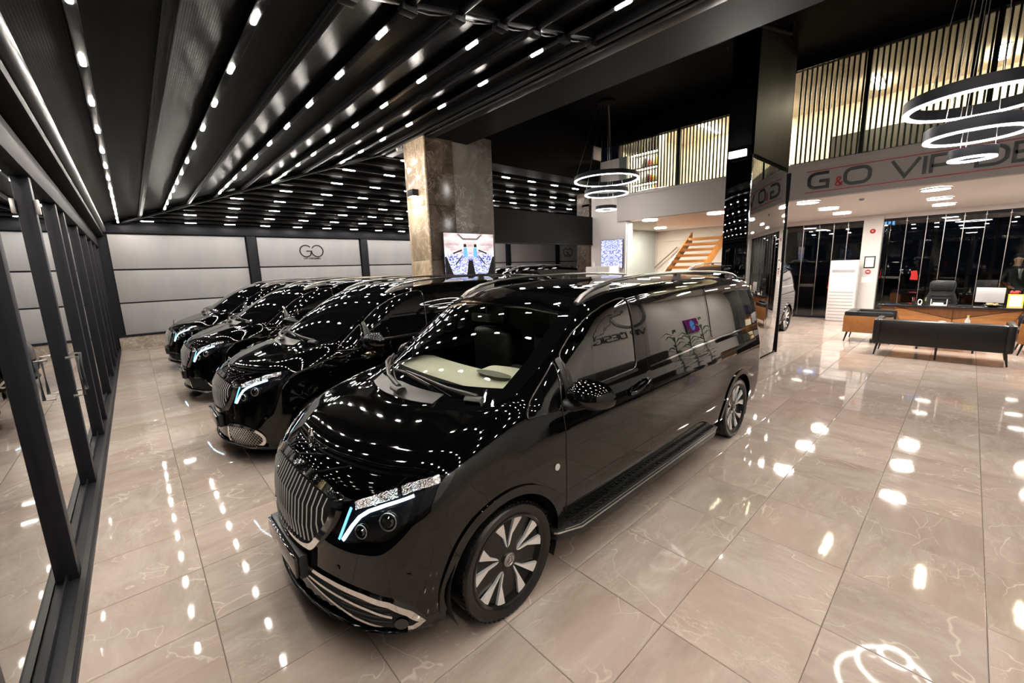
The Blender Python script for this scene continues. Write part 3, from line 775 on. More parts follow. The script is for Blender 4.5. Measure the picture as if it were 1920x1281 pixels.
WIN_F = rnd([(.545,1.40),(.70,1.516),(.888,1.617),(1.071,1.679),(1.249,1.711),(1.355,1.712),(1.362,1.60),(1.337,1.197),(.963,1.185),(.55,1.185)], .05)
WIN_Q = rnd([(.505,1.375),(.175,1.112),(.45,1.108)], .03)
WIN_S = rnd([(1.557,1.715),(2.685,1.735),(2.685,1.22),(1.553,1.19)], .05)
WIN_R = rnd([(2.735,1.735),(3.98,1.70),(4.10,1.52),(4.13,1.29),(4.08,1.232),(2.735,1.222)], .06)
def shell_mesh():
    z0, xa, xb = .74, -.2, 3.75; M = 216; th = np.linspace(-math.pi, math.pi, M, endpoint=False)
    O = []; D = []
    for ph in np.linspace(0, math.pi/2, 34)[::-1]:
        s, c = math.sin(ph), math.cos(ph)
        for t in th: O.append((xa, 0, z0)); D.append((-s, c*math.cos(t), c*math.sin(t)))
    for x in np.linspace(xa, xb, 150)[1:-1]:
        for t in th: O.append((x, 0, z0)); D.append((0, math.cos(t), math.sin(t)))
    for ph in np.linspace(0, math.pi/2, 26):
        s, c = math.sin(ph), math.cos(ph)
        for t in th: O.append((xb, 0, z0)); D.append((s, c*math.cos(t), c*math.sin(t)))
    P = march(np.array(O), np.array(D), 1.5, 60, 18, True); Nn = grad(P); rows_ = len(O)//M
    idx = np.arange(len(O)).reshape(rows_, M)
    q = np.stack([idx[:-1], np.roll(idx, -1, 1)[:-1], np.roll(idx, -1, 1)[1:], idx[1:]], -1).reshape(-1, 4)
    c = P[q].mean(1); ok = np.ones(len(q), bool)
    for ax in (0, WB): ok &= ~(((c[:, 0]-ax)**2+(c[:, 2]-WZ_)**2 < (AR+.015)**2) & (np.abs(c[:, 1]) > .5))
    def shrink(poly, k=.96):
        a = np.array(poly); m = a.mean(0); return [tuple(x) for x in m+(a-m)*k]
    ok &= ~((c[:, 0] < 1.1) & (c[:, 2] > 1.1) & inpoly(c[:, 1:3], shrink(WIN_WS, .99)) & (Nn[q[:, 0]][:, 0] < -.2))
    ok &= ~((np.abs(c[:, 1]) > .7) & inpoly(c[:, [0, 2]], shrink(WIN_F, .95)))
    q = q[ok]
    a, b, d = P[q[:, 0]], P[q[:, 1]], P[q[:, 2]]
    if np.median(np.einsum('ij,ij->i', np.cross(b-a, d-a), Nn[q[:, 0]])) < 0: q = q[:, ::-1]
    me = bpy.data.meshes.new('body_shell'); me.from_pydata([tuple(p) for p in P], [], q.tolist()); set_normals(me, Nn); me.materials.append(MATS['paint'])
    return me
# van parts: name -> mesh; each entry (name, mesh, parent key or None, label)
VP = []
def vp(name, me, key=None, parent=None, label=None, style=None, loc=None, rot=None): VP.append(dict(name=name, me=me, key=key, parent=parent, label=label, style=style, loc=loc, rot=rot))
vp('body_shell', shell_mesh())
HOOD = [(.10,-.735),(.085,-.80),(-.02,-.855),(-.1,-.885),(-.3,-.875),(-.516,-.770),(-.66,-.60),(-.705,-.47),(-.735,-.2),(-.74,0),(-.735,.2),(-.705,.47),(-.66,.60),(-.516,.770),(-.3,.875),(-.1,.885),(-.02,.855),(.085,.80),(.10,.735),(-.06,.47),(-.125,.2),(-.14,0),(-.125,-.2),(-.06,-.47)]
vp('hood', panel('hood', HOOD, 'top', .004, 'paint', step=.04))
DOOR_F = rnd([(.462,.42),(.462,1.09),(.51,1.385),(.66,1.535),(.86,1.655),(1.05,1.720),(1.27,1.752),(1.40,1.752),(1.485,1.742),(1.50,1.10),(1.505,.75),(1.51,.40)], .02, 3)
DOOR_S = rnd([(1.515,.40),(1.508,.75),(1.505,1.10),(1.492,1.742),(2.66,1.775),(2.705,1.74),(2.712,.40)], .02, 3)
for sd in (-1, 1):
    s1 = -sd   # side=1 is the near (negative y) flank
    nm = 'near' if s1 == 1 else 'far'
    vp('front_door', panel('front_door', DOOR_F, 'side', .005, 'paint', s1, [WIN_F]), 'fd'+nm)
    vp('window', panel('window', WIN_F, 'side', .002, 'sideglass', s1, skirt=0), 'fw'+nm, 'fd'+nm, 'side window')
    vp('window_trim', trim('window_trim', WIN_F, 'side', .006, .0045, 'trimdark', s1, True), None, 'fd'+nm)
    vp('sliding_door', panel('sliding_door', DOOR_S, 'side', .005, 'paint', s1, [WIN_S]), 'sd'+nm)
    vp('window', panel('window', WIN_S, 'side', .004, 'tinted', s1), None, 'sd'+nm)
    vp('rear_side_window', panel('rear_side_window', WIN_R, 'side', .005, 'tinted', s1))
    vp('quarter_window', panel('quarter_window', WIN_Q, 'side', .005, 'tinted', s1))
    vp('quarter_trim', trim('quarter_trim', WIN_Q, 'side', .006, .004, 'trimdark', s1, True))
    vp('belt_trim', strip('belt_trim', [(.57,1.172),(.963,1.170),(1.35,1.182)], 'side', .008, .020, 'trimdark', s1))
    vp('belt_trim', strip('belt_trim', [(1.53,1.172),(2.7,1.204),(4.10,1.216)], 'side', .008, .014, 'chrome', s1))
    # door handle: cup, bar
    cx, cz = 1.325, 1.06
    cup = [(cx+.125*math.cos(t), cz+.045*math.sin(t)+.18*(.125*math.cos(t))) for t in np.linspace(0, 2*math.pi, 20, endpoint=False)]
    vp('handle_cup', panel('handle_cup', cup, 'side', .0075, 'tinted', s1, step=.03, skirt=.004), None, 'fd'+nm)
    p, n = on_body('side', [(cx-.13, cz-.03), (cx-.10, cz-.017), (cx, cz+.004), (cx+.10, cz+.025), (cx+.125, cz+.03)], 0, s1); o_ = np.array([.012, .04, .045, .04, .012])
    vp('door_handle', MB().tube(p+n*o_[:, None], .016, 8, flat=.8).mesh('door_handle', 'paint', smooth=True), None, 'fd'+nm)
    # slider rail, fuel flap dot, arch flares, liners
    vp('slide_rail', strip('slide_rail', [(2.75,1.015),(3.4,1.03),(4.0,1.045)], 'side', .003, .02, 'liner', s1))
    for ax in (0, WB):
        pa = [(ax+(AR+.012)*math.cos(t), WZ_+(AR+.012)*math.sin(t)) for t in np.linspace(math.radians(-8), math.radians(188 if ax else 192), 40)]
        vp('wheel_arch', strip('wheel_arch', pa, 'side', .012, .05, 'paint', s1, th=.03))
        ln = MB(); V = []; F = []
        for k, t in enumerate(np.linspace(math.radians(-25), math.radians(205), 28)):
            for y in (.45, .93): V.append((ax+AR*math.cos(t), sd*y, WZ_+AR*math.sin(t)))
        F = [(2*k, 2*k+1, 2*k+3, 2*k+2) for k in range(27)]
        ln.add(V, F); ln.prism([(ax+AR*math.cos(t), sd*.45, WZ_+AR*math.sin(t)) for t in np.linspace(0, 2*math.pi, 24, endpoint=False)], [(ax+AR*math.cos(t), sd*.44, WZ_+AR*math.sin(t)) for t in np.linspace(0, 2*math.pi, 24, endpoint=False)])
        vp('arch_liner', ln.mesh('arch_liner', 'liner', smooth=True))
    vp('badge_dot', panel('badge_dot', [(.373+.021*math.cos(t), .774+.021*math.sin(t)) for t in np.linspace(0, 2*math.pi, 14, endpoint=False)], 'side', .006, 'whiteplastic', s1, skirt=.004, step=.02), label='small round white cap')
    # headlight
    HL = dg([(-.769,-.521,.644),(-.753,-.542,.711),(-.701,-.572,.853),(-.635,-.66,.888),(-.486,-.804,.953),(-.303,-.894,.99),(-.331,-.903,.955),(-.411,-.898,.881),(-.559,-.831,.789),(-.675,-.706,.698),(-.724,-.62,.662)])
    vp('headlight', panel('headlight', rnd(HL, .02, 3), 'diag', .006, 'lamphouse', s1, step=.03), 'hl'+nm)
    DR = dg([(-.752,-.553,.668),(-.722,-.603,.748),(-.695,-.640,.800),(-.662,-.678,.832),(-.60,-.742,.866),(-.504,-.829,.906)])
    vp('daytime_light', strip('daytime_light', DR, 'diag', .013, lambda t: .015-.004*t, 'drl', s1, step=.02), None, 'hl'+nm, 'glowing white light strip')
    DB = dg([(-.766,-.532,.664),(-.742,-.562,.745),(-.712,-.586,.83)])
    vp('light_guide', strip('light_guide', DB, 'diag', .011, .010, 'drlblue', s1, step=.02), None, 'hl'+nm)
    UP = dg([(-.695,-.60,.842),(-.64,-.665,.872),(-.50,-.805,.938),(-.34,-.89,.972)])
    for k in range(9):
        a = dens(UP, 1e9, False); L_ = dens(UP, .025, False); j = int((len(L_)-2)*k/9); seg_ = L_[j:j+3]
        vp('reflector', strip('reflector', seg_, 'diag', .010+.003*(k % 2), .034, 'crystal', s1, step=.03), None, 'hl'+nm)
    for (lx, ly, lz), lr in (((-.62,-.78,.80), .040), ((-.70,-.66,.735), .032)):
        p, n = on_body('diag', dg([(lx, ly, lz)]), .004, s1); c_ = Vector(p[0]); n_ = Vector(n[0])
        mb = MB().cyl(c_-n_*.01, c_+n_*.012, lr, 20).cyl(c_+n_*.010, c_+n_*.020, lr*.75, 20, lr*.5); vp('projector_lens', mb.mesh('projector_lens', 'tinted', smooth=True), None, 'hl'+nm)
        vp('lens_ring', MB().tube([c_+n_*.012+(n_.orthogonal().normalized()*math.cos(t)+n_.cross(n_.orthogonal().normalized())*math.sin(t))*lr for t in np.linspace(0, 2*math.pi, 20, endpoint=False)], .0035, 6, True).mesh('lens_ring', 'satin', smooth=True), None, 'hl'+nm)
    # bumper intakes, three looks
    INA = dg([(-.872,-.06,.400),(-.858,-.28,.424),(-.812,-.456,.418),(-.724,-.659,.400),(-.65,-.769,.376),(-.577,-.823,.320),(-.525,-.845,.250),(-.56,-.82,.225),(-.622,-.779,.232),(-.753,-.60,.262),(-.81,-.47,.300),(-.862,-.26,.352)])
    vp('air_intake', panel('air_intake', rnd(INA, .02, 3), 'diag', .004, 'liner', s1, step=.03), 'in'+nm, style='A')
    vp('chrome_trim', strip('chrome_trim', INA[1:7]+INA[7:9], 'diag', .014, lambda t: .020+.022*t if t < .8 else .03, 'chrome', s1), None, 'in'+nm, 'chrome strip', style='A')
    vp('chrome_trim', strip('chrome_trim', INA[8:12], 'diag', .012, .013, 'chrome', s1), None, 'in'+nm, style='A')
    vp('intake_blade', strip('intake_blade', dg([(-.862,-.25,.385),(-.80,-.48,.362),(-.70,-.67,.335),(-.63,-.765,.305)]), 'diag', .016, .014, 'chrome', s1), None, 'in'+nm, style='A')
    for k in range(5): vp('intake_rib', strip('intake_rib', [((INA[2][0])*(1-f)+INA[5][0]*f, .27+.025*k+.0*f) for f in (.15, .5, .8)], 'diag', .006, .008, 'plastic', s1), None, 'in'+nm, style='A')
    p, n = on_body('diag', dg([(-.60,-.79,.262)]), .006, s1); c_ = Vector(p[0]); n_ = Vector(n[0]); vp('fog_lamp', MB().cyl(c_-n_*.02, c_+n_*.010, .034, 20).mesh('fog_lamp', 'tinted', smooth=True), None, 'in'+nm, style='A')
    INB = dg([(-.83,-.40,.42),(-.75,-.61,.43),(-.66,-.75,.40),(-.60,-.81,.33),(-.60,-.805,.25),(-.68,-.71,.20),(-.78,-.54,.20),(-.84,-.38,.24)])
    vp('air_intake', panel('air_intake', rnd(INB, .06), 'diag', .004, 'liner', s1, step=.03), 'inb'+nm, style='B')
    vp('chrome_trim', strip('chrome_trim', rnd(INB, .06), 'diag', .014, .030, 'chrome', s1, True), None, 'inb'+nm, style='B')
    u0, u1 = min(q[0] for q in INB)+.03, max(q[0] for q in INB)-.03; gm = MB(); rb = rnd(INB, .06)
    for k in range(12):
        for dr in (-1, 1):
            uu = u0+(u1-u0)*(k+.5)/12; L_ = [(uu+dr*(v_-.31)*.9, v_) for v_ in np.linspace(.2, .42, 24)]; L_ = [q for q, ok in zip(L_, inpoly(L_, rb)) if ok]
            if len(L_) > 2: p, n = on_body('diag', L_, .008, s1); gm.tube(p, .0032, 5)
    me_ = gm.mesh('mesh_grille', 'satin', smooth=True); vp('mesh_grille', me_, None, 'inb'+nm, style='B')
    INC = dg([(-.84,-.36,.40),(-.72,-.66,.42),(-.66,-.75,.38),(-.58,-.82,.24),(-.64,-.765,.20),(-.82,-.44,.20)])
    vp('air_intake', panel('air_intake', rnd(INC, .015, 3), 'diag', .004, 'liner', s1, step=.03), 'inc'+nm, style='C')
    vp('chrome_trim', strip('chrome_trim', rnd(INC, .015, 3), 'diag', .014, .020, 'chrome', s1, True), None, 'inc'+nm, style='C')
    vp('chrome_trim', strip('chrome_trim', [INC[5], ((INC[5][0]+INC[4][0])/2, .165), INC[4]], 'diag', .012, .014, 'chrome', s1), None, 'inc'+nm, style='C')
    for lx, ly, lz in ((-.79,-.51,.50), (-.56,-.83,.52)):
        p, n = on_body('diag', dg([(lx, ly, lz)]), .002, s1); c_ = Vector(p[0]); n_ = Vector(n[0]); vp('parking_sensor', MB().cyl(c_, c_+n_*.003, .013, 14).mesh('parking_sensor', 'plastic', smooth=True))
    # tail light, roof rail, running board, mirror
    vp('tail_light', panel('tail_light', rnd([(4.27,.78),(4.26,1.24),(4.345,1.22),(4.385,.80)], .02), 'side', .008, 'tail', s1, step=.03), label='glowing red tail light')
    rx = [.93, 1.0, 1.15, 1.4, 1.8, 2.3, 2.8, 3.3, 3.65, 3.85, 3.95, 4.0]; hz = [.005, .028, .045, .058, .062, .062, .062, .06, .056, .046, .028, .004]
    p, n = on_body('top', [(x, -.672) for x in rx], 0, s1); p[:, 2] += np.array(hz)
    vp('roof_rail', MB().tube(p, [.02]*2+[.019]*8+[.019]*2, 10, flat=.75).mesh('roof_rail', 'railmetal', smooth=True), 'rr'+nm)
    mb = MB(); p2, _n = on_body('top', [(.93, -.672), (1.06, -.672), (1.25, -.672)], .0, s1)
    mb.prism([(.90, -s1*.652, p2[0][2]-.015), (1.32, -s1*.652, p2[2][2]-.02), (1.32, -s1*.652, p2[2][2]+.045), (1.05, -s1*.652, p2[1][2]+.022)], [(.90, -s1*.692, p2[0][2]-.015), (1.32, -s1*.692, p2[2][2]-.02), (1.32, -s1*.692, p2[2][2]+.045), (1.05, -s1*.692, p2[1][2]+.022)])
    vp('rail_foot', mb.mesh('rail_foot', 'railmetal', bevel=.006), None, 'rr'+nm)
    for fx in (2.45, 3.75):
        p3, _n = on_body('top', [(fx, -.672)], 0, s1); q = p3[0]; vp('rail_foot', MB().prism([(fx-.07, q[1]-.016, q[2]-.03), (fx+.07, q[1]-.016, q[2]-.03), (fx+.07, q[1]+.016, q[2]-.03), (fx-.07, q[1]+.016, q[2]-.03)], [(fx-.03, q[1]-.016, q[2]+.055), (fx+.05, q[1]-.016, q[2]+.055), (fx+.05, q[1]+.016, q[2]+.055), (fx-.03, q[1]+.016, q[2]+.055)]).mesh('rail_foot', 'plastic'), None, 'rr'+nm)
    yb0, yb1 = sd*.86, sd*1.035
    plan = [(.34, yb0), (.36, sd*.97), (.52, yb1), (2.60, yb1), (2.72, sd*1.01), (2.76, sd*.95), (2.76, yb0)]
    vp('running_board', MB().prism([(x, y, .285) for x, y in plan], [(x, y, .345) for x, y in plan]).mesh('running_board', 'plastic', bevel=.012), 'rb'+nm)
    vp('board_trim', MB().tube([(.345, sd*.955, .343), (.36, sd*.974, .343), (.52, sd*1.034, .343), (2.60, sd*1.034, .343), (2.72, sd*1.012, .343), (2.755, sd*.955, .343)], .0075, 6).mesh('board_trim', 'satin', smooth=True), None, 'rb'+nm)
    vp('board_trim', MB().tube([(.42, sd*.985, .348), (.53, sd*1.018, .348), (2.60, sd*1.018, .348)], .0035, 6).mesh('board_trim', 'satin', smooth=True), None, 'rb'+nm)
    tr = MB()
    for i in range(38):
        for j in range(2):
            cx, cy = .50+i*.0585+(.029 if j else 0), sd*(.915+.055*j)
            ring = [(cx+.026*math.cos(t), cy+.022*math.sin(t)) for t in (math.pi/3*k for k in range(6))]; inn = [(cx+.019*math.cos(t), cy+.015*math.sin(t)) for t in (math.pi/3*k for k in range(6))]
            V = [(x, y, .344) for x, y in ring]+[(x, y, .350) for x, y in ring]+[(x, y, .350) for x, y in inn]+[(x, y, .344) for x, y in inn]; F = []
            for k in range(6):
                for e in range(3): F.append((e*6+k, e*6+(k+1) % 6, (e+1)*6+(k+1) % 6, (e+1)*6+k))
            tr.add(V, F)
    vp('tread', tr.mesh('tread', 'rubber'), None, 'rb'+nm)
    vp('sill', MB().box(.42, 3.0, sd*.84, sd*.905, .27, .42).mesh('sill', 'plastic', bevel=.01))
    # door mirror: teardrop shell facing forward, flat glass behind
    V = []; F = []; n1, n2 = 14, 24; cxm, cym, czm = .545, sd*1.075, 1.195
    for i in range(n1+1):
        a = math.pi/2*i/n1
        for k in range(n2):
            t = 2*math.pi*k/n2; ct, st_ = math.cos(t), math.sin(t); e = lambda q, p: math.copysign(abs(q)**p, q)
            yy = .140*e(ct, .9)*math.sin(a); zz = (.098 if st_ > 0 else .078)*e(st_, .92)*math.sin(a)
            taper = 1-.25*max(0, -sd*ct*-1*0) ; xx = -.135*math.cos(a)
            V.append((cxm+xx+.03+.035*(yy/.14)*sd, cym+yy, czm+zz*taper-.06*yy*sd))
    for i in range(n1):
        for k in range(n2): F.append((i*n2+k, i*n2+(k+1) % n2, (i+1)*n2+(k+1) % n2, (i+1)*n2+k))
    last = list(range(n1*n2, (n1+1)*n2))
    vp('door_mirror', MB().add(V, F+[last]).mesh('door_mirror', 'paint', smooth=True), 'dm'+nm)
    ip = []
    for k in range(12):
        f = k/11; t = math.radians(200-95*f*1.0)  # band along the lower front of the housing
        yy = (-.06+.185*f); ip.append((cxm-.078+.05*(yy/.135)+.085*f**3+.012, cym+sd*yy, czm-.030+.022*f))
    vp('indicator', MB().tube(ip, [.007+.008*k/11 for k in range(12)], 6, flat=1.2).mesh('indicator', 'crystal', smooth=True), None, 'dm'+nm)
    vp('mirror_arm', MB().tube([(.50, sd*.90, 1.13), (.525, sd*.98, 1.12), (.55, sd*1.06, 1.15)], [.045, .04, .035], 10, flat=.8).mesh('mirror_arm', 'plastic', smooth=True), None, 'dm'+nm)
    vp('mirror_sail', panel('mirror_sail', rnd([(.50,1.11),(.52,1.385),(.555,1.40),(.60,1.17),(.60,1.11)], .01, 2), 'side', .009, 'cowl', s1, step=.04))
# windscreen, cowl, wipers
vp('windshield', panel('windshield', rnd(WIN_WS, .05), 'front', .004, 'windscreen', 1, step=.05, skirt=0), 'ws')
frit = strip('screen_border', rnd(WIN_WS, .05), 'front', .005, .085, 'tinted', 1, True); vp('screen_border', frit, None, 'ws')
vp('screen_band', panel('screen_band', [(-.735,1.205),(-.47,1.19),(0,1.212),(.47,1.19),(.735,1.205),(.735,1.245),(.47,1.252),(0,1.272),(-.47,1.252),(-.735,1.245)], 'front', .0055, 'tinted', 1, skirt=0), None, 'ws')
vp('cowl_panel', panel('cowl_panel', [(-.735,1.195),(-.47,1.16),(-.2,1.155),(0,1.155),(.2,1.155),(.47,1.16),(.735,1.195),(.735,1.215),(.47,1.202),(0,1.222),(-.47,1.202),(-.735,1.215)], 'front', .010, 'cowl', 1))
def wiper(y0, y1, z1):
    p, n = on_body('front', [(y0, 1.19), (y0+(y1-y0)*.3, 1.19+(z1-1.19)*.35), (y0+(y1-y0)*.75, 1.19+(z1-1.19)*.85), (y1, z1)], 0, 1); p = p+n*np.array([.03, .05, .045, .03])[:, None]
    a_ = MB().tube(p, [.02, .013, .008, .006], 8).mesh('wiper_arm', 'cowl', smooth=True)
    yb0, yb1 = y1-.30*np.sign(y1-y0), y1+.16*np.sign(y1-y0)
    q, n = on_body('front', [(yb0, z1-.035), (y1, z1-.005), (yb1, z1-.01)], .018, 1)
    b_ = MB().tube(q, .009, 6).mesh('wiper_blade', 'rubber', smooth=True)
    c_, n = on_body('front', [(y0-.05, 1.18), (y0+.05, 1.185)], .025, 1); h_ = MB().tube(c_, .035, 8, flat=.6).mesh('wiper_cap', 'cowl', smooth=True)
    return a_, b_, h_
for y0, y1, z1 in ((-.62, .02, 1.265), (-.05, .58, 1.262)):
    a_, b_, h_ = wiper(y0, y1, z1); k_ = 'wp%d' % len(VP); vp('wiper', a_, k_); vp('blade', b_, None, k_); vp('cap', h_, None, k_)
# grille
GR = [(0,.905),(.22,.897),(.42,.872),(.485,.848),(.50,.80),(.465,.72),(.40,.64),(.335,.562),(.25,.537),(0,.527)]
GR = GR+[(-y, z) for y, z in GR[-2:0:-1]]; GRr = rnd(GR, .04)
vp('grille', panel('grille', GRr, 'front', .003, 'liner', 1, step=.04), 'gr')
vp('grille_frame', strip('grille_frame', GRr, 'front', .022, .034, 'chrome', 1, True), None, 'gr', 'chrome frame')
za = pcub([-y for y, z in GR[1:9]][::-1][:1]+[-.5, -.42, -.22, 0, .22, .42, .5], [.80, .80, .872, .897, .905, .897, .872, .80][:8]) if 0 else None
ztop = lambda y: float(np.interp(abs(y), [0, .22, .42, .475], [.905, .897, .872, .83]))-.03
zbot = lambda y: float(np.interp(abs(y), [0, .25, .335, .40, .465, .50], [.527, .537, .562, .64, .72, .80]))+.03
for k in range(21):
    y = (k-10)*.0425; a, b = zbot(y), ztop(y)
    if b-a < .06: continue
    p, n = on_body('front', [(y, a), (y, a+(b-a)*.3), (y, a+(b-a)*.7), (y, b)], 0, 1); p = p+n*np.array([.010, .022, .022, .010])[:, None]
    vp('bar', MB().tube(p, .0034, 6, up=(0, 1, 0)).mesh('bar', 'rimsilver', smooth=True), None, 'gr')
p, n = on_body('front', [(0, .935)], .004, 1)
# hood star
def star(c, r, ax, ay, w=.16, th=.006):
    c, ax, ay = Vector(c), Vector(ax).normalized(), Vector(ay).normalized(); nz = ax.cross(ay); mb = MB()
    for k in range(3):
        t = math.pi/2+2*math.pi*k/3; d = ax*math.cos(t)+ay*math.sin(t); e = ax*-math.sin(t)+ay*math.cos(t)
        mb.prism([c+e*r*w-nz*th, c+d*r*.97-nz*th*.4, c-e*r*w-nz*th], [c+e*r*w+nz*th, c+d*r*.97+nz*th*.4, c-e*r*w+nz*th])
    mb.tube([c+(ax*math.cos(t)+ay*math.sin(t))*r for t in np.linspace(0, 2*math.pi, 24, endpoint=False)], r*.09, 6, True)
    return mb
hp_, hn_ = on_body('top', [(-.705, 0)], 0, 1); hc = Vector(hp_[0])
mb = star(hc+Vector((.01, 0, .062)), .046, (0, 1, 0), (.15, 0, 1), .2, .008); mb.cyl(hc, hc+Vector((0, 0, .02)), .012, 12, .005); vp('hood_ornament', mb.mesh('hood_ornament', 'chrome', smooth=True), label='chrome three-pointed star')
# number plate, front lip, rear bits
vp('number_plate', MB().box(-.925, -.905, -.27, .27, .375, .49).mesh('number_plate', 'tinted', bevel=.006), 'np')
vp('plate_holder', MB().box(-.905, -.86, -.28, .28, .365, .50).mesh('plate_holder', 'plastic', bevel=.008), None, 'np')
p, n = on_body('front', [(y, .215) for y in np.linspace(-.80, .80, 25)], .012, 1); vp('front_lip', MB().tube(p, .022, 8, flat=.5).mesh('front_lip', 'paint', smooth=True))
vp('rear_window', panel('rear_window', rnd([(-.72,1.24),(-.66,1.66),(.66,1.66),(.72,1.24)], .05), 'rear', .006, 'tinted', 1))
vp('rear_plate', MB().box(4.415, 4.43, -.26, .26, .86, .97).mesh('rear_plate', 'paper', bevel=.003))
p, n = on_body('rear', [(-.7, 1.70), (-.35, 1.73), (0, 1.735), (.35, 1.73), (.7, 1.70)], .05, 1); vp('roof_spoiler', MB().tube(p, [.02, .035, .035, .035, .02], 8, flat=.6).mesh('roof_spoiler', 'paint', smooth=True))
# wheels
TIRE = [(.268, -.10), (.290, -.112), (.318, -.113), (.333, -.095), (.336, -.06), (.336, .06), (.333, .095), (.318, .113), (.290, .112), (.268, .10)]
tire = MB().lathe(TIRE, axis='y', seg=64); 
for k in range(60):
    t = 2*math.pi*k/60; c, s = math.cos(t), math.sin(t)
    for yy in (-.085, .085): tire.box(-.006, .006, yy-.016, yy+.016, .333, .3366); L_ = tire.v[-8:]; tire.v[-8:] = [(x*c-z*s, y, x*s+z*c) for x, y, z in L_]
tire_me = tire.mesh('tire', 'rubber', smooth=True)
rim = MB().lathe([(.268, -.10), (.270, -.104), (.262, -.108), (.250, -.100), (.245, -.075), (.20, -.070), (.10, -.068), (.07, -.074), (.0, -.074)], axis='y', seg=64).mesh('rim', 'rimblack', smooth=True)
def pol(r, a, y): return (r*math.cos(a), y, r*math.sin(a))
blade = MB(); a0, a1, a2 = math.radians(9.5), math.radians(23.5), math.radians(2.2)
lo = [pol(.072, a2, -.078), pol(.16, math.radians(7.6), -.084), pol(.246, a0, -.098), pol(.248, (a0+a1)/2, -.098), pol(.246, a1, -.098), pol(.15, math.radians(13), -.084), pol(.085, math.radians(9), -.080)]
blade.prism(lo, [(x, y+.016, z) for x, y, z in lo]); blade_a = blade.mesh('spoke', 'rimsilver')
blade_b = MB().prism([(x, y, -z) for x, y, z in lo], [(x, y+.016, -z) for x, y, z in lo]).mesh('spoke', 'rimsilver')
win = [pol(.10, math.radians(-3), -.0705), pol(.24, math.radians(-9), -.080), pol(.24, math.radians(9), -.080), pol(.10, math.radians(3), -.0705)]
hole = MB().add(win, [(0, 1, 2, 3)]).mesh('wheel_opening', 'liner')
capm = MB().lathe([(.040, -.070), (.040, -.090), (.034, -.094), (.030, -.090), (0, -.090)], axis='y', seg=28).mesh('hub_cap', 'satin', smooth=True)
starm = star((0, -.093, 0), .026, (1, 0, 0), (0, 0, 1), .14, .003).mesh('hub_star', 'chrome', smooth=True)
wheel_parts = [('rim', rim, 0)]
for k in range(5):
    for b_ in (blade_a, blade_b): wheel_parts.append(('spoke', b_, 72*k+18))
    wheel_parts.append(('wheel_opening', hole, 72*k+18))
wheel_parts += [('hub_cap', capm, 0), ('hub_star', starm, 0)]
for ax in (0, WB):
    for sd in (-1, 1):
        key = 'w%g%d' % (ax, sd); vp('wheel', tire_me, key, None, loc=(ax, sd*.835, WZ_), rot=(0, 0, 0 if sd < 0 else math.pi))
        for nm, me, ang in wheel_parts: vp(nm, me, None, key, rot=(0, -math.radians(ang), 0))
# cabin of the nearest van
CAB = []
def dash():
    q = []
    P0 = [(-.72, .20), (-.45, .02), (0, -.05), (.45, .02), (.72, .20)]
    V = []; F = []
    for y, x in P0: V += [(x, y, 1.155), (.24+.04*(y/.7)**2, y, 1.175)]
    F = [(2*k, 2*k+1, 2*k+3, 2*k+2) for k in range(4)]
    a = MB().add(V, F).mesh('dash_shelf', 'dashdark', smooth=True)
    V = []; F = []; ys_ = np.linspace(-.78, .78, 41); prof = [(.22, 1.165), (.25, 1.185), (.36, 1.195), (.50, 1.20), (.60, 1.18), (.62, 1.12), (.64, .95)]
    for y in ys_:
        hump = .075*math.exp(-((y+.40)/.26)**4)
        for i, (x, z) in enumerate(prof): V.append((x+.04*(y/.7)**2, y, z+hump*(.0, .1, .75, 1., .9, .5, 0)[i]))
    k = len(prof)
    for j in range(len(ys_)-1):
        for i in range(k-1): F.append((j*k+i, j*k+i+1, (j+1)*k+i+1, (j+1)*k+i))
    b = MB().add(V, F).mesh('dashboard', 'cream', smooth=True)
    c = MB().prism([(.335, y, 1.262) for y in ()] or [(.32+.06*math.cos(t), -.40+.15*math.sin(t), 1.262-.0) for t in np.linspace(0, 2*math.pi, 20, endpoint=False)], [(.32+.06*math.cos(t), -.40+.15*math.sin(t), 1.266) for t in np.linspace(0, 2*math.pi, 20, endpoint=False)])
    return a, b
a, b = dash(); CAB += [('dash_shelf', a, 'dark shelf below the glass'), ('dashboard', b, 'cream dashboard')]
V = []; F = []
for i in range(9):
    for k in range(25):
        t = 2*math.pi*k/24; r_ = i/8; V.append((.36+.055*r_*math.cos(t), -.42+.17*r_*math.sin(t), 1.245+.0*r_+.018))
for i in range(8):
    for k in range(24): F.append((i*25+k, i*25+k+1, (i+1)*25+k+1, (i+1)*25+k))
CAB.append(('recess_shade', MB().add(V, F).mesh('recess_shade', 'creamshade'), 'flat disc painted as the shaded instrument recess'))  # flat disc in darkened cream, the hollow's shade put into its colour
for y in (-.40, .40):
    mb = MB().box(1.02, 1.22, y-.26, y+.26, .75, 1.42); s_ = mb.mesh('seat_back', 'leather', bevel=.06, seg=3); CAB.append(('seat_back', s_, None))
    CAB.append(('headrest', MB().box(1.08, 1.18, y-.13, y+.13, 1.46, 1.64).mesh('headrest', 'leather', bevel=.04, seg=3), None)); CAB.append(('seat_cushion', MB().box(.62, 1.1, y-.26, y+.26, .62, .80).mesh('seat_cushion', 'leather', bevel=.05, seg=3), None))
sw = MB(); c_ = Vector((.72, -.40, 1.10)); nx = Vector((.85, 0, .52)).normalized(); e1 = Vector((0, 1, 0)); e2 = nx.cross(e1)
sw.tube([c_+(e1*math.cos(t)+e2*math.sin(t))*.185 for t in np.linspace(0, 2*math.pi, 32, endpoint=False)], .016, 8, True); sw.tube([c_-e1*.18, c_, c_+e1*.18], .018, 8); sw.tube([c_, c_-e2*.18], .018, 8); sw.sphere(c_, (.05, .06, .06))
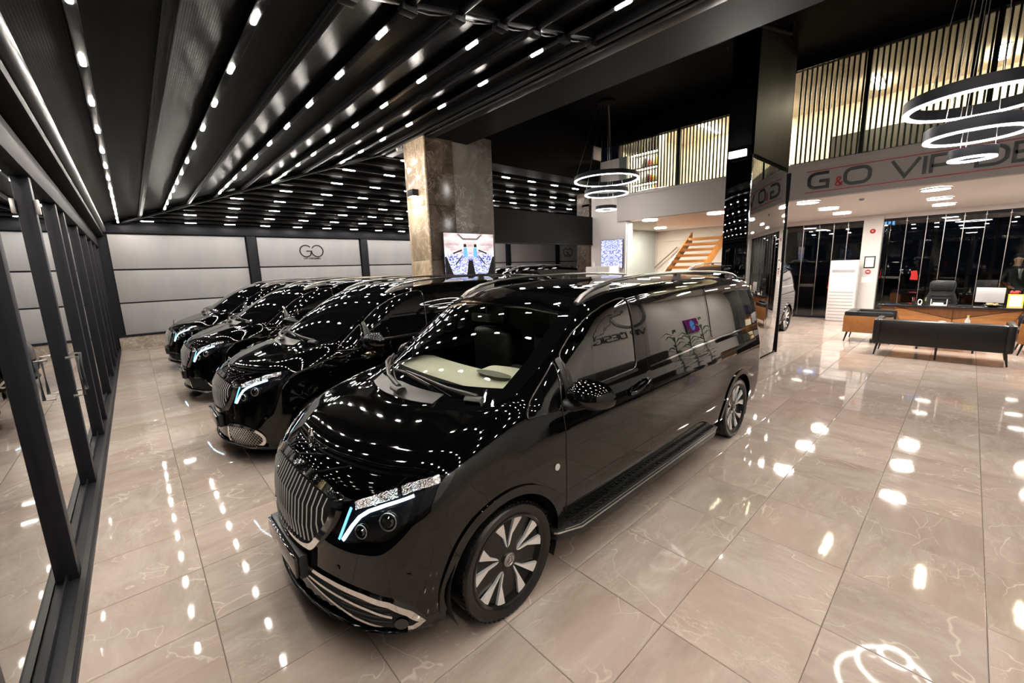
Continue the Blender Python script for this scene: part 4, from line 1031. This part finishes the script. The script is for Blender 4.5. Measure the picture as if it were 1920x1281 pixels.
CAB.append(('steering_wheel', sw.mesh('steering_wheel', 'leather', smooth=True), None))
CAB.append(('cabin_floor', MB().box(.1, 4.0, -.86, .86, .42, .45).mesh('cabin_floor', 'liner'), None)); CAB.append(('bulkhead', MB().box(1.50, 1.53, -.82, .82, .45, 1.72).mesh('bulkhead', 'dashdark'), None))
CAB.append(('bulkhead', MB().box(.58, .62, -.84, .84, .45, 1.08).mesh('bulkhead', 'dashdark'), None))
CAB.append(('rear_view_mirror', MB().box(.60, .63, -.11, .11, 1.56, 1.62).mesh('rear_view_mirror', 'plastic', bevel=.01), None))
TINT = {}
def make_van(loc, rz, style, label, cabin=False, scale=1.0):
    t = thing('van', loc, label, 'van', 'black vans in the showroom', rz); t.scale = (scale,)*3; keys = {}
    for d in VP:
        if d['style'] and d['style'] != style: continue
        me = d['me']
        if not cabin and me.materials[0].name in ('windscreen', 'sideglass'):
            if me.name not in TINT: c = me.copy(); c.materials.clear(); c.materials.append(MATS['tinted']); TINT[me.name] = c
            me = TINT[me.name]
        o = new(d['name'], me, keys[d['parent']] if d['parent'] else t, d['label'])
        if d['loc']: o.location = d['loc']
        if d['rot']: o.rotation_euler = d['rot']
        if d['key']: keys[d['key']] = o
    if cabin:
        cb_ = new('cabin', CAB[0][1], t, CAB[0][2])
        for nm, me, lb in CAB[1:]: new(nm, me, cb_, lb)
    return t
make_van((.058, .97, 0), .0118, 'A', 'nearest black van with cream dashboard and glowing headlight', True)
make_van((.10, 4.02, 0), .008, 'B', 'black van with oval mesh bumper intake, second in the row')
make_van((.03, 7.10, 0), .006, 'C', 'black van with square chrome bumper intake, third in the row')
make_van((-.02, 10.2, 0), .004, 'A', 'black van farthest back in the row, beside the pale wall')
make_van((8.45, 2.72, 0), .0, 'A', 'black van parked behind the mirrored column, its rear wheel showing', scale=1.03)
make_van((6.6, 9.1, 0), 0., 'A', 'black van beyond the marble pillar with only its roof showing', scale=1.09)
# ------------------------------------------------------------------ lamps and wall pieces
def chandelier(loc, rings, label, ztop):
    t = thing('ring_chandelier', loc, label, 'chandelier', 'three-ring pendant lamps')
    for D, z in rings:
        r = D/2; h = .10 if D > .6 else .085; w = .055 if D > .6 else .06
        k = new('ring', MB().lathe([(r-w, .004), (r-w, h), (r-w+.006, h+.004), (r-.006, h+.004), (r, h), (r, .004), (r-.006, 0), (r-w+.006, 0)], (0, 0, z), 'z', 72, True).mesh('ring', 'anthracite', smooth=True), t)
        new('light_band', MB().lathe([(r-w+.004, .0), (r-w+.004, -.012), (r-.004, -.012), (r-.004, .0)], (0, 0, z), 'z', 72, True).mesh('light_band', 'ring', smooth=True), k)
        for a in (.4, 2.5, 4.6):
            x, y = (r-w/2)*math.cos(a), (r-w/2)*math.sin(a); MB().tube([(x, y, z+h), (x*.25, y*.25, ztop)], .003, 5).build('cable', 'satin', t)
    MB().cyl((0, 0, ztop), (0, 0, ztop+.04), .20, 28).build('canopy', 'darkbeam', t)
    return t
chandelier((8.0, 4.95, 0), [(1.62, 4.09), (1.10, 3.75), (.53, 3.37)], 'three-ring pendant lamp hanging left of the mirrored column', 5.9)
chandelier((4.95, -1.43, 0), [(1.10, 3.38), (.74, 3.085), (.345, 2.875)], 'large three-ring pendant lamp in front of the shop sign', 5.9)
# sconce on the pillar, camera stub, floodlight on the column
sc = thing('wall_sconce', (2.84, 5.56, 3.30), 'small square wall lamp shining down the marble pillar', 'lamp')
box('housing', 'anthracite', (-.12, 0, -.10, .10, .02, .14), sc, .008); box('bulb', 'sconce', (-.10, -.02, -.08, .08, .008, .02), sc)
sv = thing('security_camera', (2.86, 6.0, 4.26), 'tiny white camera stub under the beam by the pillar top', 'camera'); MB().cyl((0, 0, 0), (-.10, 0, -.03), .03, 12).build('barrel', 'whiteplastic', sv, smooth=True); MB().cyl((0, 0, 0), (0, 0, .06), .015, 8).build('mount', 'whiteplastic', sv)
fl = thing('floodlight', (6.60, 1.31, 3.72), 'glaring white floodlight on the black mirrored column', 'lamp'); box('housing', 'anthracite', (-.06, 0, -.15, .15, -.05, .07), fl, .008); box('bulb', 'flood', (-.072, -.06, -.135, .135, -.04, .06), fl, .004)
dt = thing('smoke_detector', (5.3, .9, 5.90), 'small round white detector on the dark ceiling', 'detector'); MB().lathe([(0, -.05), (.05, -.05), (.075, -.02), (.075, .05), (0, .05)], axis='z', seg=20).build('housing', 'whiteplastic', dt, smooth=True); MB().cyl((0, 0, -.052), (0, 0, -.056), .02, 12).build('grille', 'anthracite', dt)
pj = thing('projector', (9.2, 6.25, 4.98), 'white projector mounted above the niche wall', 'projector'); box('housing', 'whiteplastic', (-.15, .2, -.14, .14, 0, .36), pj, .015); MB().cyl((-.155, .02, .06), (-.165, .02, .06), .03, 14).build('lens', 'drlblue', pj)
def tv(name, loc, w, h, facing, m, label):
    t = thing(name, loc, label, 'screen'); d = Vector(facing); s = Vector((-d.y, d.x, 0))
    bz = MB().box(-w/2-.012, w/2+.012, .006, .05, -h/2-.012, h/2+.012).build('bezel', 'plastic', t, bevel=.004)
    pn = MB().box(-w/2, w/2, 0, .008, -h/2, h/2).build('picture', m, t)
    t.rotation_euler = (0, 0, math.atan2(d.x, -d.y)*-1 if 0 else math.atan2(d.y, d.x)+math.pi/2)
    return t
tv('wall_screen', (3.72, 5.135, 2.26), 1.20, .78, (0, -1, 0), 'screen_warm', 'lit screen showing a van interior on the marble pillar')
_t = bpy.data.objects['wall_screen']
for nm_, m_, P_ in (('picture_shape', 'leather', [(-.10, -.39), (.10, -.39), (.05, -.12), (-.05, -.12)]), ('picture_shape', 'leather', [(-.60, -.39), (-.42, -.39), (-.56, -.05), (-.60, -.05)]), ('picture_shape', 'leather', [(.60, -.39), (.60, -.05), (.56, -.05), (.42, -.39)]),
        ('picture_shape', 'neonblue', [(-.17, -.05), (-.07, -.05), (-.08, .12), (-.16, .12)]), ('picture_shape', 'neonblue', [(.07, -.05), (.17, -.05), (.16, .12), (.08, .12)]),
        ('picture_shape', 'leather', [(-.16, .13), (-.09, .13), (-.10, .19), (-.15, .19)]), ('picture_shape', 'leather', [(.09, .13), (.16, .13), (.15, .19), (.10, .19)]),
        ('picture_shape', 'leather', [(-.40, .0), (-.20, .06), (-.20, .09), (-.42, .02)]), ('picture_shape', 'leather', [(.20, .06), (.40, .0), (.42, .02), (.20, .09)]),
        ('picture_shape', 'leather', [(-.34, -.20), (-.18, -.02), (-.20, -.02), (-.38, -.20)]), ('picture_shape', 'leather', [(.34, -.20), (.38, -.20), (.20, -.02), (.18, -.02)]),
        ('picture_shape', 'greyplastic', [(-.30, .37), (-.18, .27), (.18, .27), (.30, .37), (.27, .38), (.16, .30), (-.16, .30), (-.27, .38)])):
    MB().prism([(x, -.001, z) for x, z in P_], [(x, -.003, z) for x, z in P_]).build(nm_, m_, _t)
tv('wall_screen', (9.39, 5.72, 2.28), .74, .82, (-1, 0, 0), 'screen_blue', 'lit blue and white screen on the white niche wall')
tv('wall_screen', (11.6, YS+.06, 1.5), .9, .6, (0, 1, 0), 'screen_pink', 'screen with a pink picture on the wall opposite the vans')
_t = bpy.data.objects['wall_screen.002']; MB().prism([(.16*math.cos(t), -.001, .24*math.sin(t)) for t in np.linspace(0, 2*math.pi, 20, endpoint=False)], [(.16*math.cos(t), -.004, .24*math.sin(t)) for t in np.linspace(0, 2*math.pi, 20, endpoint=False)]).build('picture_shape', 'neonblue', _t)
# cabinet by the niche
cbn = thing('cabinet', (9.15, 5.85, 0), 'tall white cabinet in front of the niche wall', 'cabinet'); box('body', 'whiteplastic', (-.27, .27, -.42, .42, .05, 1.93), cbn, .01); box('plinth', 'anthracite', (-.25, .25, -.40, .40, 0, .05), cbn); box('door', 'whiteplastic', (-.29, -.27, -.41, -.005, .08, 1.90), cbn, .004); box('door', 'whiteplastic', (-.29, -.27, .005, .41, .08, 1.90), cbn, .004)
bt = thing('bottle', (9.05, 6.12, 1.931), 'small white bottle standing on the tall cabinet', 'bottle'); MB().lathe([(0, 0), (.035, 0), (.035, .10), (.014, .13), (.014, .16), (0, .16)], axis='z', seg=16).build('body', 'whiteplastic', bt, smooth=True); MB().cyl((0, 0, .16), (0, 0, .175), .016, 10).build('cap', 'whiteplastic', bt)
# ------------------------------------------------------------------ stairs
stt = thing('staircase', (9.15, 4.60, 0), 'open wooden staircase with orange-brown treads behind the vans', 'staircase')
rise, run = .186, .282
for k in range(15):
    z = rise*(k+1); x = run*k; box('tread', 'stairwood', (x, x+.31, -.54, .54, z-.085, z), stt, .006)
for y in (-.60, .55):
    lo = [(-.10, y, .0), (.16, y, .0), (run*15+.1, y, rise*15-.12), (run*15+.1, y, rise*15+.22)]; MB().prism(lo, [(x, y+.05, z) for x, y, z in lo]).build('stringer', 'stairwood', stt)
gp = thing('glass_screen', (8.95, 4.62, 0), 'clear frameless glass panel standing before the wooden stairs', 'glass panel'); box('pane', 'balustrade', (-.006, .006, -.55, .30, 0, 3.1), gp); box('edge', 'whiteplastic', (-.008, .008, .30, .312, 0, 3.1), gp); box('clamp', 'satin', (-.02, .02, -.1, .0, 0, .06), gp)
hr = thing('handrail', (14.1, 6.2, 0), 'pale slanting handrail on the cream wall left of the stairs', 'handrail'); MB().tube([(0, 1.25, 1.35), (0, -.2, 2.55)], .025, 8).build('rail', 'satin', hr, smooth=True); MB().tube([(.18, .9, 1.62), (0, .9, 1.64)], .012, 6).build('bracket', 'satin', hr)
# ------------------------------------------------------------------ lounge: sofa, armchairs, desk, chair
def seat(name, loc, rz, L, D, label, cat, wood, grp=None):
    """loc: floor centre; local +x is where the sitter looks; long side along y"""
    t = thing(name, loc, label, cat, grp, rz)
    h0, ht = .23, .72; b = .055
    box('base', 'leather', (-D/2+.06, D/2-.02, -L/2+.06, L/2-.06, h0, .40), t, .03)
    n = 2 if L > 1.2 else 1
    for k in range(n):
        a = -L/2+.11+(L-.22)*k/n; e = a+(L-.22)/n
        box('cushion', 'leather', (-D/2+.20, D/2, a+.005, e-.005, .40, .50), t, .035)
    box('backrest', 'leather', (-D/2, -D/2+.20, -L/2+.09, L/2-.09, h0, ht), t, .05)
    for s in (-1, 1):
        y0, y1 = sorted((s*L/2, s*(L/2-.11))); ar = MB().box(-D/2-.01, D/2-.03, y0, y1, h0, ht+.005 if not wood else ht).build('armrest', 'leather', t, bevel=.045)
        if wood: ys_ = s*(L/2+.004); yy = sorted((ys_, ys_-s*.03)); MB().box(-D/2-.015, D/2-.02, yy[0], yy[1], h0+.0, ht-.10).build('wood_side', 'sofawood', t, bevel=.014, label='orange-brown veneered side')
        for x in (-D/2+.07, D/2-.10): MB().cyl((x, s*(L/2-.09), h0+.02), (x+(.05 if x > 0 else -.05), s*(L/2-.05), 0), .022, 10, .012).build('leg', 'plastic', t, smooth=True)
    if n == 2: MB().cyl((-D/2+.05, 0, h0+.02), (-D/2+.03, 0, 0), .02, 10, .013).build('leg', 'plastic', t, smooth=True)
    if not wood: box('seam', 'liner', (-D/2-.004, -D/2+.0, -.003, .003, h0+.02, ht-.04), t)
    return t
seat('sofa', (10.05, -1.27, 0), 0, 1.86, .78, 'long black leather sofa seen from behind', 'sofa', False)
seat('armchair', (11.42, -.10, 0), -math.pi/2, .80, .88, 'black armchair with orange-brown wooden side, left of the sofa', 'armchair', True, 'lounge armchairs')
seat('armchair', (11.42, -2.72, 0), math.pi/2, .80, .88, 'black armchair with orange-brown wooden side, right of the sofa at the frame edge', 'armchair', True, 'lounge armchairs')
ct = thing('coffee_table', (11.1, -1.35, 0), 'low dark coffee table between sofa and desk', 'table'); box('top', 'deskglass', (-.3, .3, -.45, .45, .40, .43), ct, .008)
for x in (-.26, .26):
    for y in (-.4, .4): box('leg', 'plastic', (x-.015, x+.015, y-.015, y+.015, 0, .40), ct)
tb = thing('tissue_pack', (10.95, -1.27, .43), 'white tissue pack on the coffee table behind the sofa back', 'tissues'); box('pack', 'paper', (-.10, .10, -.12, .12, 0, .10), tb, .02); MB().sphere((0, 0, .13), (.05, .08, .05)).build('tissue', 'paper', tb, smooth=True)
bo = thing('bottle', (11.0, -1.62, .43), 'small pale bottle on the coffee table', 'bottle'); MB().lathe([(0, 0), (.04, 0), (.04, .2), (.015, .25), (.015, .29), (0, .29)], axis='z', seg=14).build('body', 'whiteplastic', bo, smooth=True); MB().cyl((0, 0, .29), (0, 0, .31), .018, 10).build('cap', 'certyellow', bo)
dk = thing('desk', (13.35, -1.38, 0), 'wide reception desk with black top and walnut herringbone front', 'desk')
box('desk_top', 'deskglass', (-.40, .40, -1.36, 1.36, .70, .74), dk, .012)
box('carcass', 'walnut', (-.30, .30, -1.30, 1.30, .02, .70), dk)
def veneer(y0, y1, z0, z1, tri, m): 
    lo = [(-.318, y, z) for y, z in tri]; MB().prism(lo, [(-.30, y, z) for y, z in tri]).build('veneer_panel', m, dk, bevel=.002)
c_ = 0.0
for s in (-1, 1):
    veneer(0,0,0,0, [(s*.01, .05), (s*.01, .42), (s*1.05, .69), (s*.78, .05)], 'walnut_a')
    veneer(0,0,0,0, [(s*.01, .44), (s*.01, .69), (s*.98, .69)], 'walnut')
    veneer(0,0,0,0, [(s*1.07, .69), (s*.80, .05), (s*1.30, .05), (s*1.30, .69)], 'walnut')
oc = thing('office_chair', (14.42, -1.10, 0), 'high-backed black leather office chair behind the desk', 'chair')
box('seat', 'leather', (-.28, .24, -.27, .27, .44, .54), oc, .04)
pf = [(-.24, .52), (-.31, .66), (-.30, .80), (-.24, .98), (-.25, 1.08), (-.25, 1.22), (-.21, 1.28), (.21, 1.28), (.25, 1.22), (.25, 1.08), (.24, .98), (.30, .80), (.31, .66), (.24, .52)]
MB().prism([(.20+.06*(z-.5), y, z) for y, z in pf], [(.30+.06*(z-.5), y, z) for y, z in pf]).build('backrest', 'leather', oc, bevel=.03)
for z in (.70, .79, .88): box('quilt', 'leather', (.185+.06*(z-.5), .22, -.19, .19, z-.038, z+.038), oc, .02)
box('headrest', 'leather', (.17, .30, -.22, .22, 1.0, 1.25), oc, .04)
for s in (-1, 1): MB().tube([(.15, s*.30, .5), (-.05, s*.31, .70), (.18, s*.30, .70)], .02, 8).build('armrest', 'plastic', oc, smooth=True)
MB().cyl((0, 0, .08), (0, 0, .44), .03, 12).build('column', 'satin', oc, smooth=True)
for k in range(5): a = 2*math.pi*k/5; MB().tube([(0, 0, .09), (.30*math.cos(a), .30*math.sin(a), .07)], .022, 8).build('foot', 'plastic', oc, smooth=True)
for k in range(5): a = 2*math.pi*k/5; MB().sphere((.30*math.cos(a), .30*math.sin(a), .03), .03, 10, 6).build('castor', 'rubber', oc, smooth=True)
# things on the desk (top at z .74)
DZ = .74
mo = thing('computer', (13.55, -1.93, DZ), 'white all-in-one computer seen from behind on the desk', 'computer', rz=-.35); box('screen_back', 'silverplastic', (-.02, .0, -.24, .24, .07, .42), mo, .012); box('stand', 'silverplastic', (-.02, .08, -.06, .06, .0, .012), mo); MB().prism([(.0, -.05, .01), (.06, -.05, .01), (.02, -.05, .12)], [(.0, .05, .01), (.06, .05, .01), (.02, .05, .12)]).build('stand_neck', 'silverplastic', mo)
bw = thing('bowl', (13.15, -1.98, DZ), 'black bowl of snacks on the desk', 'bowl'); MB().lathe([(0, 0), (.06, 0), (.15, .05), (.145, .055), (.06, .012), (0, .012)], axis='z', seg=28).build('dish', 'plastic', bw, smooth=True)
for k in range(7): a = k*.9; MB().sphere((.06*math.cos(a), .06*math.sin(a), .055+.01*(k % 2)), (.035, .03, .025), 10, 6).build('snack', 'food', bw, smooth=True)
ce = thing('framed_certificate', (13.08, -2.30, DZ), 'yellow framed certificate propped on the desk', 'certificate'); f_ = MB().prism([(.0, -.115, .0), (.0, .115, .0), (.07, .115, .30), (.07, -.115, .30)], [(.015, -.115, .0), (.015, .115, .0), (.085, .115, .30), (.085, -.115, .30)]).build('frame', 'certyellow', ce); MB().prism([(.002, -.09, .03), (.002, .09, .03), (.060, .09, .27), (.060, -.09, .27)], [(.008, -.09, .03), (.008, .09, .03), (.066, .09, .27), (.066, -.09, .27)]).build('sheet', 'paper', ce)
for k, z in enumerate((.10, .13, .16, .22)): MB().box(.0, .004, -.05, .05, z, z+.006).build('print_line', 'certyellow', ce).location = (.0175+(z-.1)*.23-.001, 0, 0)
def cup(x, y, m, label, items):
    t = thing('pen_cup', (x, y, DZ), label, 'pen cup'); MB().lathe([(0, 0), (.035, 0), (.037, .10), (.032, .10), (.03, .01), (0, .01)], axis='z', seg=18).build('cup', m, t, smooth=True)
    for k, im in enumerate(items): a = k*1.7; MB().cyl((.012*math.cos(a), .012*math.sin(a), .012), (.03*math.cos(a), .03*math.sin(a), .17+.01*(k % 3)), .004, 6).build('pen', im, t)
cup(13.12, -.68, 'plastic', 'black pen cup at the left end of the desk items', ['plastic', 'whiteplastic', 'alarm'])
cup(13.20, -.88, 'plastic', 'black pen cup holding a yellow-green pen', ['certyellow', 'leaf', 'whiteplastic'])
hd = thing('table_ornament', (13.10, -.79, DZ), 'small white ring ornament between the pen cups', 'ornament'); MB().tube([(0, .035*math.cos(t), .075+.06*math.sin(t)) for t in np.linspace(0, 2*math.pi, 20, endpoint=False)], .012, 8, True).build('ring', 'whiteplastic', hd, smooth=True); box('foot', 'whiteplastic', (-.03, .03, -.03, .03, 0, .012), hd, .003)
tr_ = thing('card_holder', (13.06, -1.12, DZ), 'clear white card holder rack on the desk', 'holder'); box('tray', 'whiteplastic', (-.06, .06, -.14, .14, 0, .03), tr_, .006); box('cards', 'paper', (-.04, .03, -.08, .10, .03, .07), tr_)
for y in (-.135, .135): MB().cyl((0, y, .02), (0, y, .16), .008, 8).build('peg', 'whiteplastic', tr_)
ph = thing('notebook', (13.15, -1.55, DZ), 'dark notebook lying on the desk', 'notebook'); box('cover', 'leather', (-.09, .09, -.12, .12, 0, .018), ph, .004); box('pages', 'paper', (-.085, .085, -.115, .117, .003, .015), ph)
vs = thing('flower_vase', (13.62, -2.28, DZ), 'small vase of red flowers behind the certificate', 'flowers'); MB().lathe([(0, 0), (.05, 0), (.06, .12), (.04, .2), (.045, .22)], axis='z', seg=18).build('vase', 'satin', vs, smooth=True)
for k in range(9): a = k*2.4; MB().sphere((.05*math.cos(a)*(k % 3+1)/2, .05*math.sin(a)*(k % 3+1)/2, .28+.02*(k % 3)), .03, 8, 6).build('bloom', 'alarm' if k % 3 else 'leaf', vs, smooth=True)
# tower air conditioner and notices on the column
ac = thing('air_conditioner', (15.05, 1.07, 0), 'tall white tower air conditioner by the window', 'air conditioner')
box('body', 'whiteplastic', (-.16, .16, -.34, .34, .02, 1.88), ac, .02); box('foot', 'greyplastic', (-.15, .15, -.32, .32, 0, .02), ac); box('vent_band', 'greyplastic', (-.168, -.155, -.28, .28, 1.52, 1.60), ac)
for k in range(9): box('louvre', 'greyplastic', (-.166, -.155, -.30, .30, .10+.10*k, .118+.10*k), ac)
g1, g2 = go_logo(.10, .008, (-.165, 0, 1.42), (0, -1, 0), (0, 0, 1), (-1, 0, 0), .003); g1.build('logo', 'greyplastic', ac); g2.build('logo', 'greyplastic', ac)
CX = 15.45
fr_ = thing('framed_notice', (CX, .55, 1.62), 'black framed notice on the white column', 'notice'); box('frame', 'plastic', (-.02, 0, -.13, .13, 0, .36), fr_, .004); box('sheet', 'paper', (-.024, -.018, -.10, .10, .04, .32), fr_)
for k in range(4): box('print_line', 'greyplastic', (-.0255, -.0235, -.07, .07, .12+.04*k, .128+.04*k), fr_)
al = thing('fire_alarm', (CX, .56, 1.46), 'red fire alarm button under the framed notice', 'alarm'); MB().cyl((0, 0, .05), (-.03, 0, .05), .065, 20).build('body', 'alarm', al, smooth=True); box('plate', 'paper', (-.034, -.028, -.035, .035, .035, .065), al)
pn_ = thing('paper_notice', (CX, .57, 1.18), 'plain white paper notice on the white column', 'notice'); box('sheet', 'paper', (-.006, 0, -.13, .13, 0, .17), pn_)
sr = thing('fire_sounder', (CX, .56, 2.72), 'red round fire sounder high on the white column', 'alarm'); MB().lathe([(0, -.05), (.03, -.05), (.06, -.03), (.07, 0)], axis='x', seg=20).build('body', 'alarm', sr, smooth=True); MB().cyl((-.052, 0, 0), (-.056, 0, 0), .02, 12).build('centre', 'greyplastic', sr)
s2_ = thing('sprinkler', (10.6, .2, 3.2), 'small white sprinkler in the soffit', 'sprinkler'); MB().lathe([(0, -.04), (.03, -.04), (.05, -.01), (.05, 0)], axis='z', seg=16).build('cap', 'greyplastic', s2_, smooth=True)
# city lights outside the window
for nm, m, b, lab in (('neon_sign', 'neonblue', (24, 24.1, 3.2, 4.1, 3.6, 4.0), 'blue neon sign outside, left window'), ('neon_sign', 'neonblue', (24, 24.1, .9, 1.3, 3.3, 4.3), 'tall blue neon sign outside beside the white column'), ('neon_sign', 'neonblue', (24, 24.1, -.6, -.2, 4.0, 4.5), 'small blue neon sign outside, right window'),
                  ('neon_sign', 'neonred', (24, 24.1, -1.9, -1.1, 4.05, 4.35), 'red neon sign outside, right window'), ('neon_sign', 'neonyellow', (24, 24.1, -2.3, -1.95, 4.2, 4.6), 'yellow neon sign outside, right window')):
    bb = list(b); t = thing(nm, (bb[0], (bb[2]+bb[3])/2, bb[4]), lab, 'sign'); L_ = bb[3]-bb[2]; H_ = bb[5]-bb[4]; k_ = 3
    for k in range(k_): MB().prism([(0, -L_/2+L_*k/k_+.02, H_*(.1 if k % 2 else 0)), (0, -L_/2+L_*(k+.7)/k_, H_*.05), (0, -L_/2+L_*(k+.8)/k_, H_*(.9 if k % 2 else 1)), (0, -L_/2+L_*(k+.1)/k_, H_*.95)], [(.05, -L_/2+L_*k/k_+.02, H_*(.1 if k % 2 else 0)), (.05, -L_/2+L_*(k+.7)/k_, H_*.05), (.05, -L_/2+L_*(k+.8)/k_, H_*(.9 if k % 2 else 1)), (.05, -L_/2+L_*(k+.1)/k_, H_*.95)]).build('letter', m, t)
    box('post', 'anthracite', (.05, .12, -.05, .05, -bb[4]-.06, H_), t)
# plants and bench along the wall opposite the vans
def plant(x, y, h, label, n=14):
    t = thing('potted_plant', (x, y, 0), label, 'plant', 'plants along the wall opposite the vans'); MB().lathe([(0, 0), (.13, 0), (.17, .38), (.15, .38), (.14, .34), (0, .34)], axis='z', seg=20).build('pot', 'pot', t, smooth=True)
    MB().cyl((0, 0, .34), (0, 0, h*.8), .02, 8, .01).build('stem', 'slat', t)
    for k in range(n):
        a = k*2.4; z0 = .45+(h-.55)*k/n; L = .38; pts = [(0, 0, z0), (L*.5*math.cos(a), L*.5*math.sin(a), z0+.16), (L*math.cos(a), L*math.sin(a), z0+.04)]
        s = Vector((-math.sin(a), math.cos(a), 0)); w = (.012, .045, .004); V = []
        for p, q in zip(pts, w): V += [Vector(p)-s*q, Vector(p)+s*q]
        MB().add(V, [(0, 1, 3, 2), (2, 3, 5, 4)]).build('leaf', 'leaf', t)
    return t
plant(9.4, YS+.45, 1.5, 'leafy potted plant beside the black bench, nearest the big wall logo'); plant(10.3, YS+.45, 1.35, 'bushy potted plant in the middle of the opposite wall'); plant(11.0, YS+.55, 1.8, 'tall potted plant below the pink screen')
bn = thing('bench', (6.3, YS+.75, 0), 'low black bench along the wall opposite the vans', 'bench'); box('seat', 'leather', (-2.6, 2.6, -.35, .35, .2, .45), bn, .04); box('back', 'leather', (-2.6, 2.6, -.42, -.28, .2, .85), bn, .04)
for x in (-2.4, 0, 2.4): box('leg', 'plastic', (x-.03, x+.03, -.2, .2, 0, .2), bn)

# person outside the right-hand window: standing man in a dark suit
def person(loc, rz, label):
    t = thing('person', loc, label, 'person', rz=rz)
    # joints: (name, pos, radius); local -x is the way he faces
    J = [((0, 0, 1.02), (.13, .17)), ((0, 0, 1.22), (.115, .165)), ((0, 0, 1.42), (.12, .20)), ((.01, 0, 1.54), (.07, .09)), ((0, 0, 1.60), (.058, .058)), ((-.015, 0, 1.70), (.085, .072)), ((-.01, 0, 1.79), (.085, .072)),
         ((0, .19, 1.47), (.06, .06)), ((.02, .25, 1.22), (.05, .05)), ((-.16, .22, 1.06), (.04, .04)), ((-.23, .20, 1.04), (.035, .025)), ((0, -.19, 1.47), (.06, .06)), ((.02, -.25, 1.22), (.05, .05)), ((-.16, -.22, 1.06), (.04, .04)), ((-.23, -.20, 1.04), (.035, .025)),
         ((0, .10, .90), (.095, .095)), ((-.01, .11, .50), (.065, .065)), ((.01, .11, .10), (.045, .045)), ((-.14, .12, .045), (.04, .045)), ((0, -.10, .90), (.095, .095)), ((-.01, -.11, .50), (.065, .065)), ((.01, -.11, .10), (.045, .045)), ((-.14, -.12, .045), (.04, .045))]
    Ed_ = [(0, 1), (1, 2), (2, 3), (3, 4), (4, 5), (5, 6), (2, 7), (7, 8), (8, 9), (9, 10), (2, 11), (11, 12), (12, 13), (13, 14), (0, 15), (15, 16), (16, 17), (17, 18), (0, 19), (19, 20), (20, 21), (21, 22)]
    P_ = [j[0] for j in J]; Rr = [j[1] for j in J]
    for sgn, base in ((1, 10), (-1, 14)):      # fingers and thumb rooted in the palm
        for k, (dy, L_) in enumerate(((-.022, .062), (-.007, .072), (.009, .068), (.024, .052))):
            a0 = len(P_); b = Vector(P_[base]); P_ += [tuple(b+Vector((-L_*.6, dy, -.004))), tuple(b+Vector((-L_, dy, -.028)))]; Rr += [(.0095, .0095), (.008, .008)]; Ed_ += [(base, a0), (a0, a0+1)]
        a0 = len(P_); b = Vector(P_[base-1])*.4+Vector(P_[base])*.6; P_ += [tuple(b+Vector((-.02, -sgn*.035, -.01))), tuple(b+Vector((-.05, -sgn*.045, -.02)))]; Rr += [(.011, .011), (.009, .009)]; Ed_ += [(base, a0), (a0, a0+1)]
    me = bpy.data.meshes.new('body'); me.from_pydata(P_, Ed_, []); o = new('body', me, t)
    sk = o.modifiers.new('skin', 'SKIN'); sk.use_smooth_shade = True
    for v, r_ in zip(me.skin_vertices[0].data, Rr): v.radius = r_
    me.skin_vertices[0].data[0].use_root = True
    ss = o.modifiers.new('sub', 'SUBSURF'); ss.levels = 2; ss.render_levels = 2
    dgp = bpy.context.evaluated_depsgraph_get(); ev = o.evaluated_get(dgp); m2 = bpy.data.meshes.new_from_object(ev); o.modifiers.clear(); o.data = m2
    m2.materials.clear(); m2.materials.append(MATS['suit']); m2.materials.append(MATS['skin'])
    for p in m2.polygons:
        c = p.center; p.use_smooth = True
        p.material_index = 1 if (c.z > 1.565 or (c.x < -.19 and .9 < c.z < 1.2)) else 0
    h = MB().sphere((.012, 0, 1.785), (.098, .084, .085), 18, 12); h.v = [(x if z > 1.745+.0 or x > .02 else .02, y, max(z, 1.70 if x > .03 else 1.80)) for x, y, z in h.v]; h.build('hair', 'hair', t, smooth=True)
    MB().prism([(-.122, -.05, 1.50), (-.122, .05, 1.50), (-.118, .0, 1.25)], [(-.10, -.05, 1.50), (-.10, .05, 1.50), (-.10, .0, 1.25)]).build('shirt', 'paper', t, bevel=.006)
    MB().prism([(-.130, -.018, 1.50), (-.130, .018, 1.50), (-.128, .026, 1.30), (-.128, 0, 1.26), (-.128, -.026, 1.30)], [(-.115, -.018, 1.50), (-.115, .018, 1.50), (-.115, .026, 1.30), (-.115, 0, 1.26), (-.115, -.026, 1.30)]).build('tie', 'greyplastic', t)
    for y in (-.03, .03): MB().sphere((-.093, y, 1.745), (.010, .014, .008), 10, 6).build('eye', 'paper', t, smooth=True)
    MB().sphere((-.103, 0, 1.715), (.020, .014, .024), 10, 8).build('nose', 'skin', t, smooth=True); MB().sphere((-.090, 0, 1.672), (.010, .026, .007), 10, 6).build('mouth', 'alarm', t, smooth=True)
    for y in (-.075, .075): MB().sphere((0, y, 1.725), (.018, .012, .030), 10, 8).build('ear', 'skin', t, smooth=True)
    return t
pe = person((16.05, -2.38, -.06), .55, 'man in a dark suit and tie standing outside the right-hand window'); pe.scale = (1.06,)*3
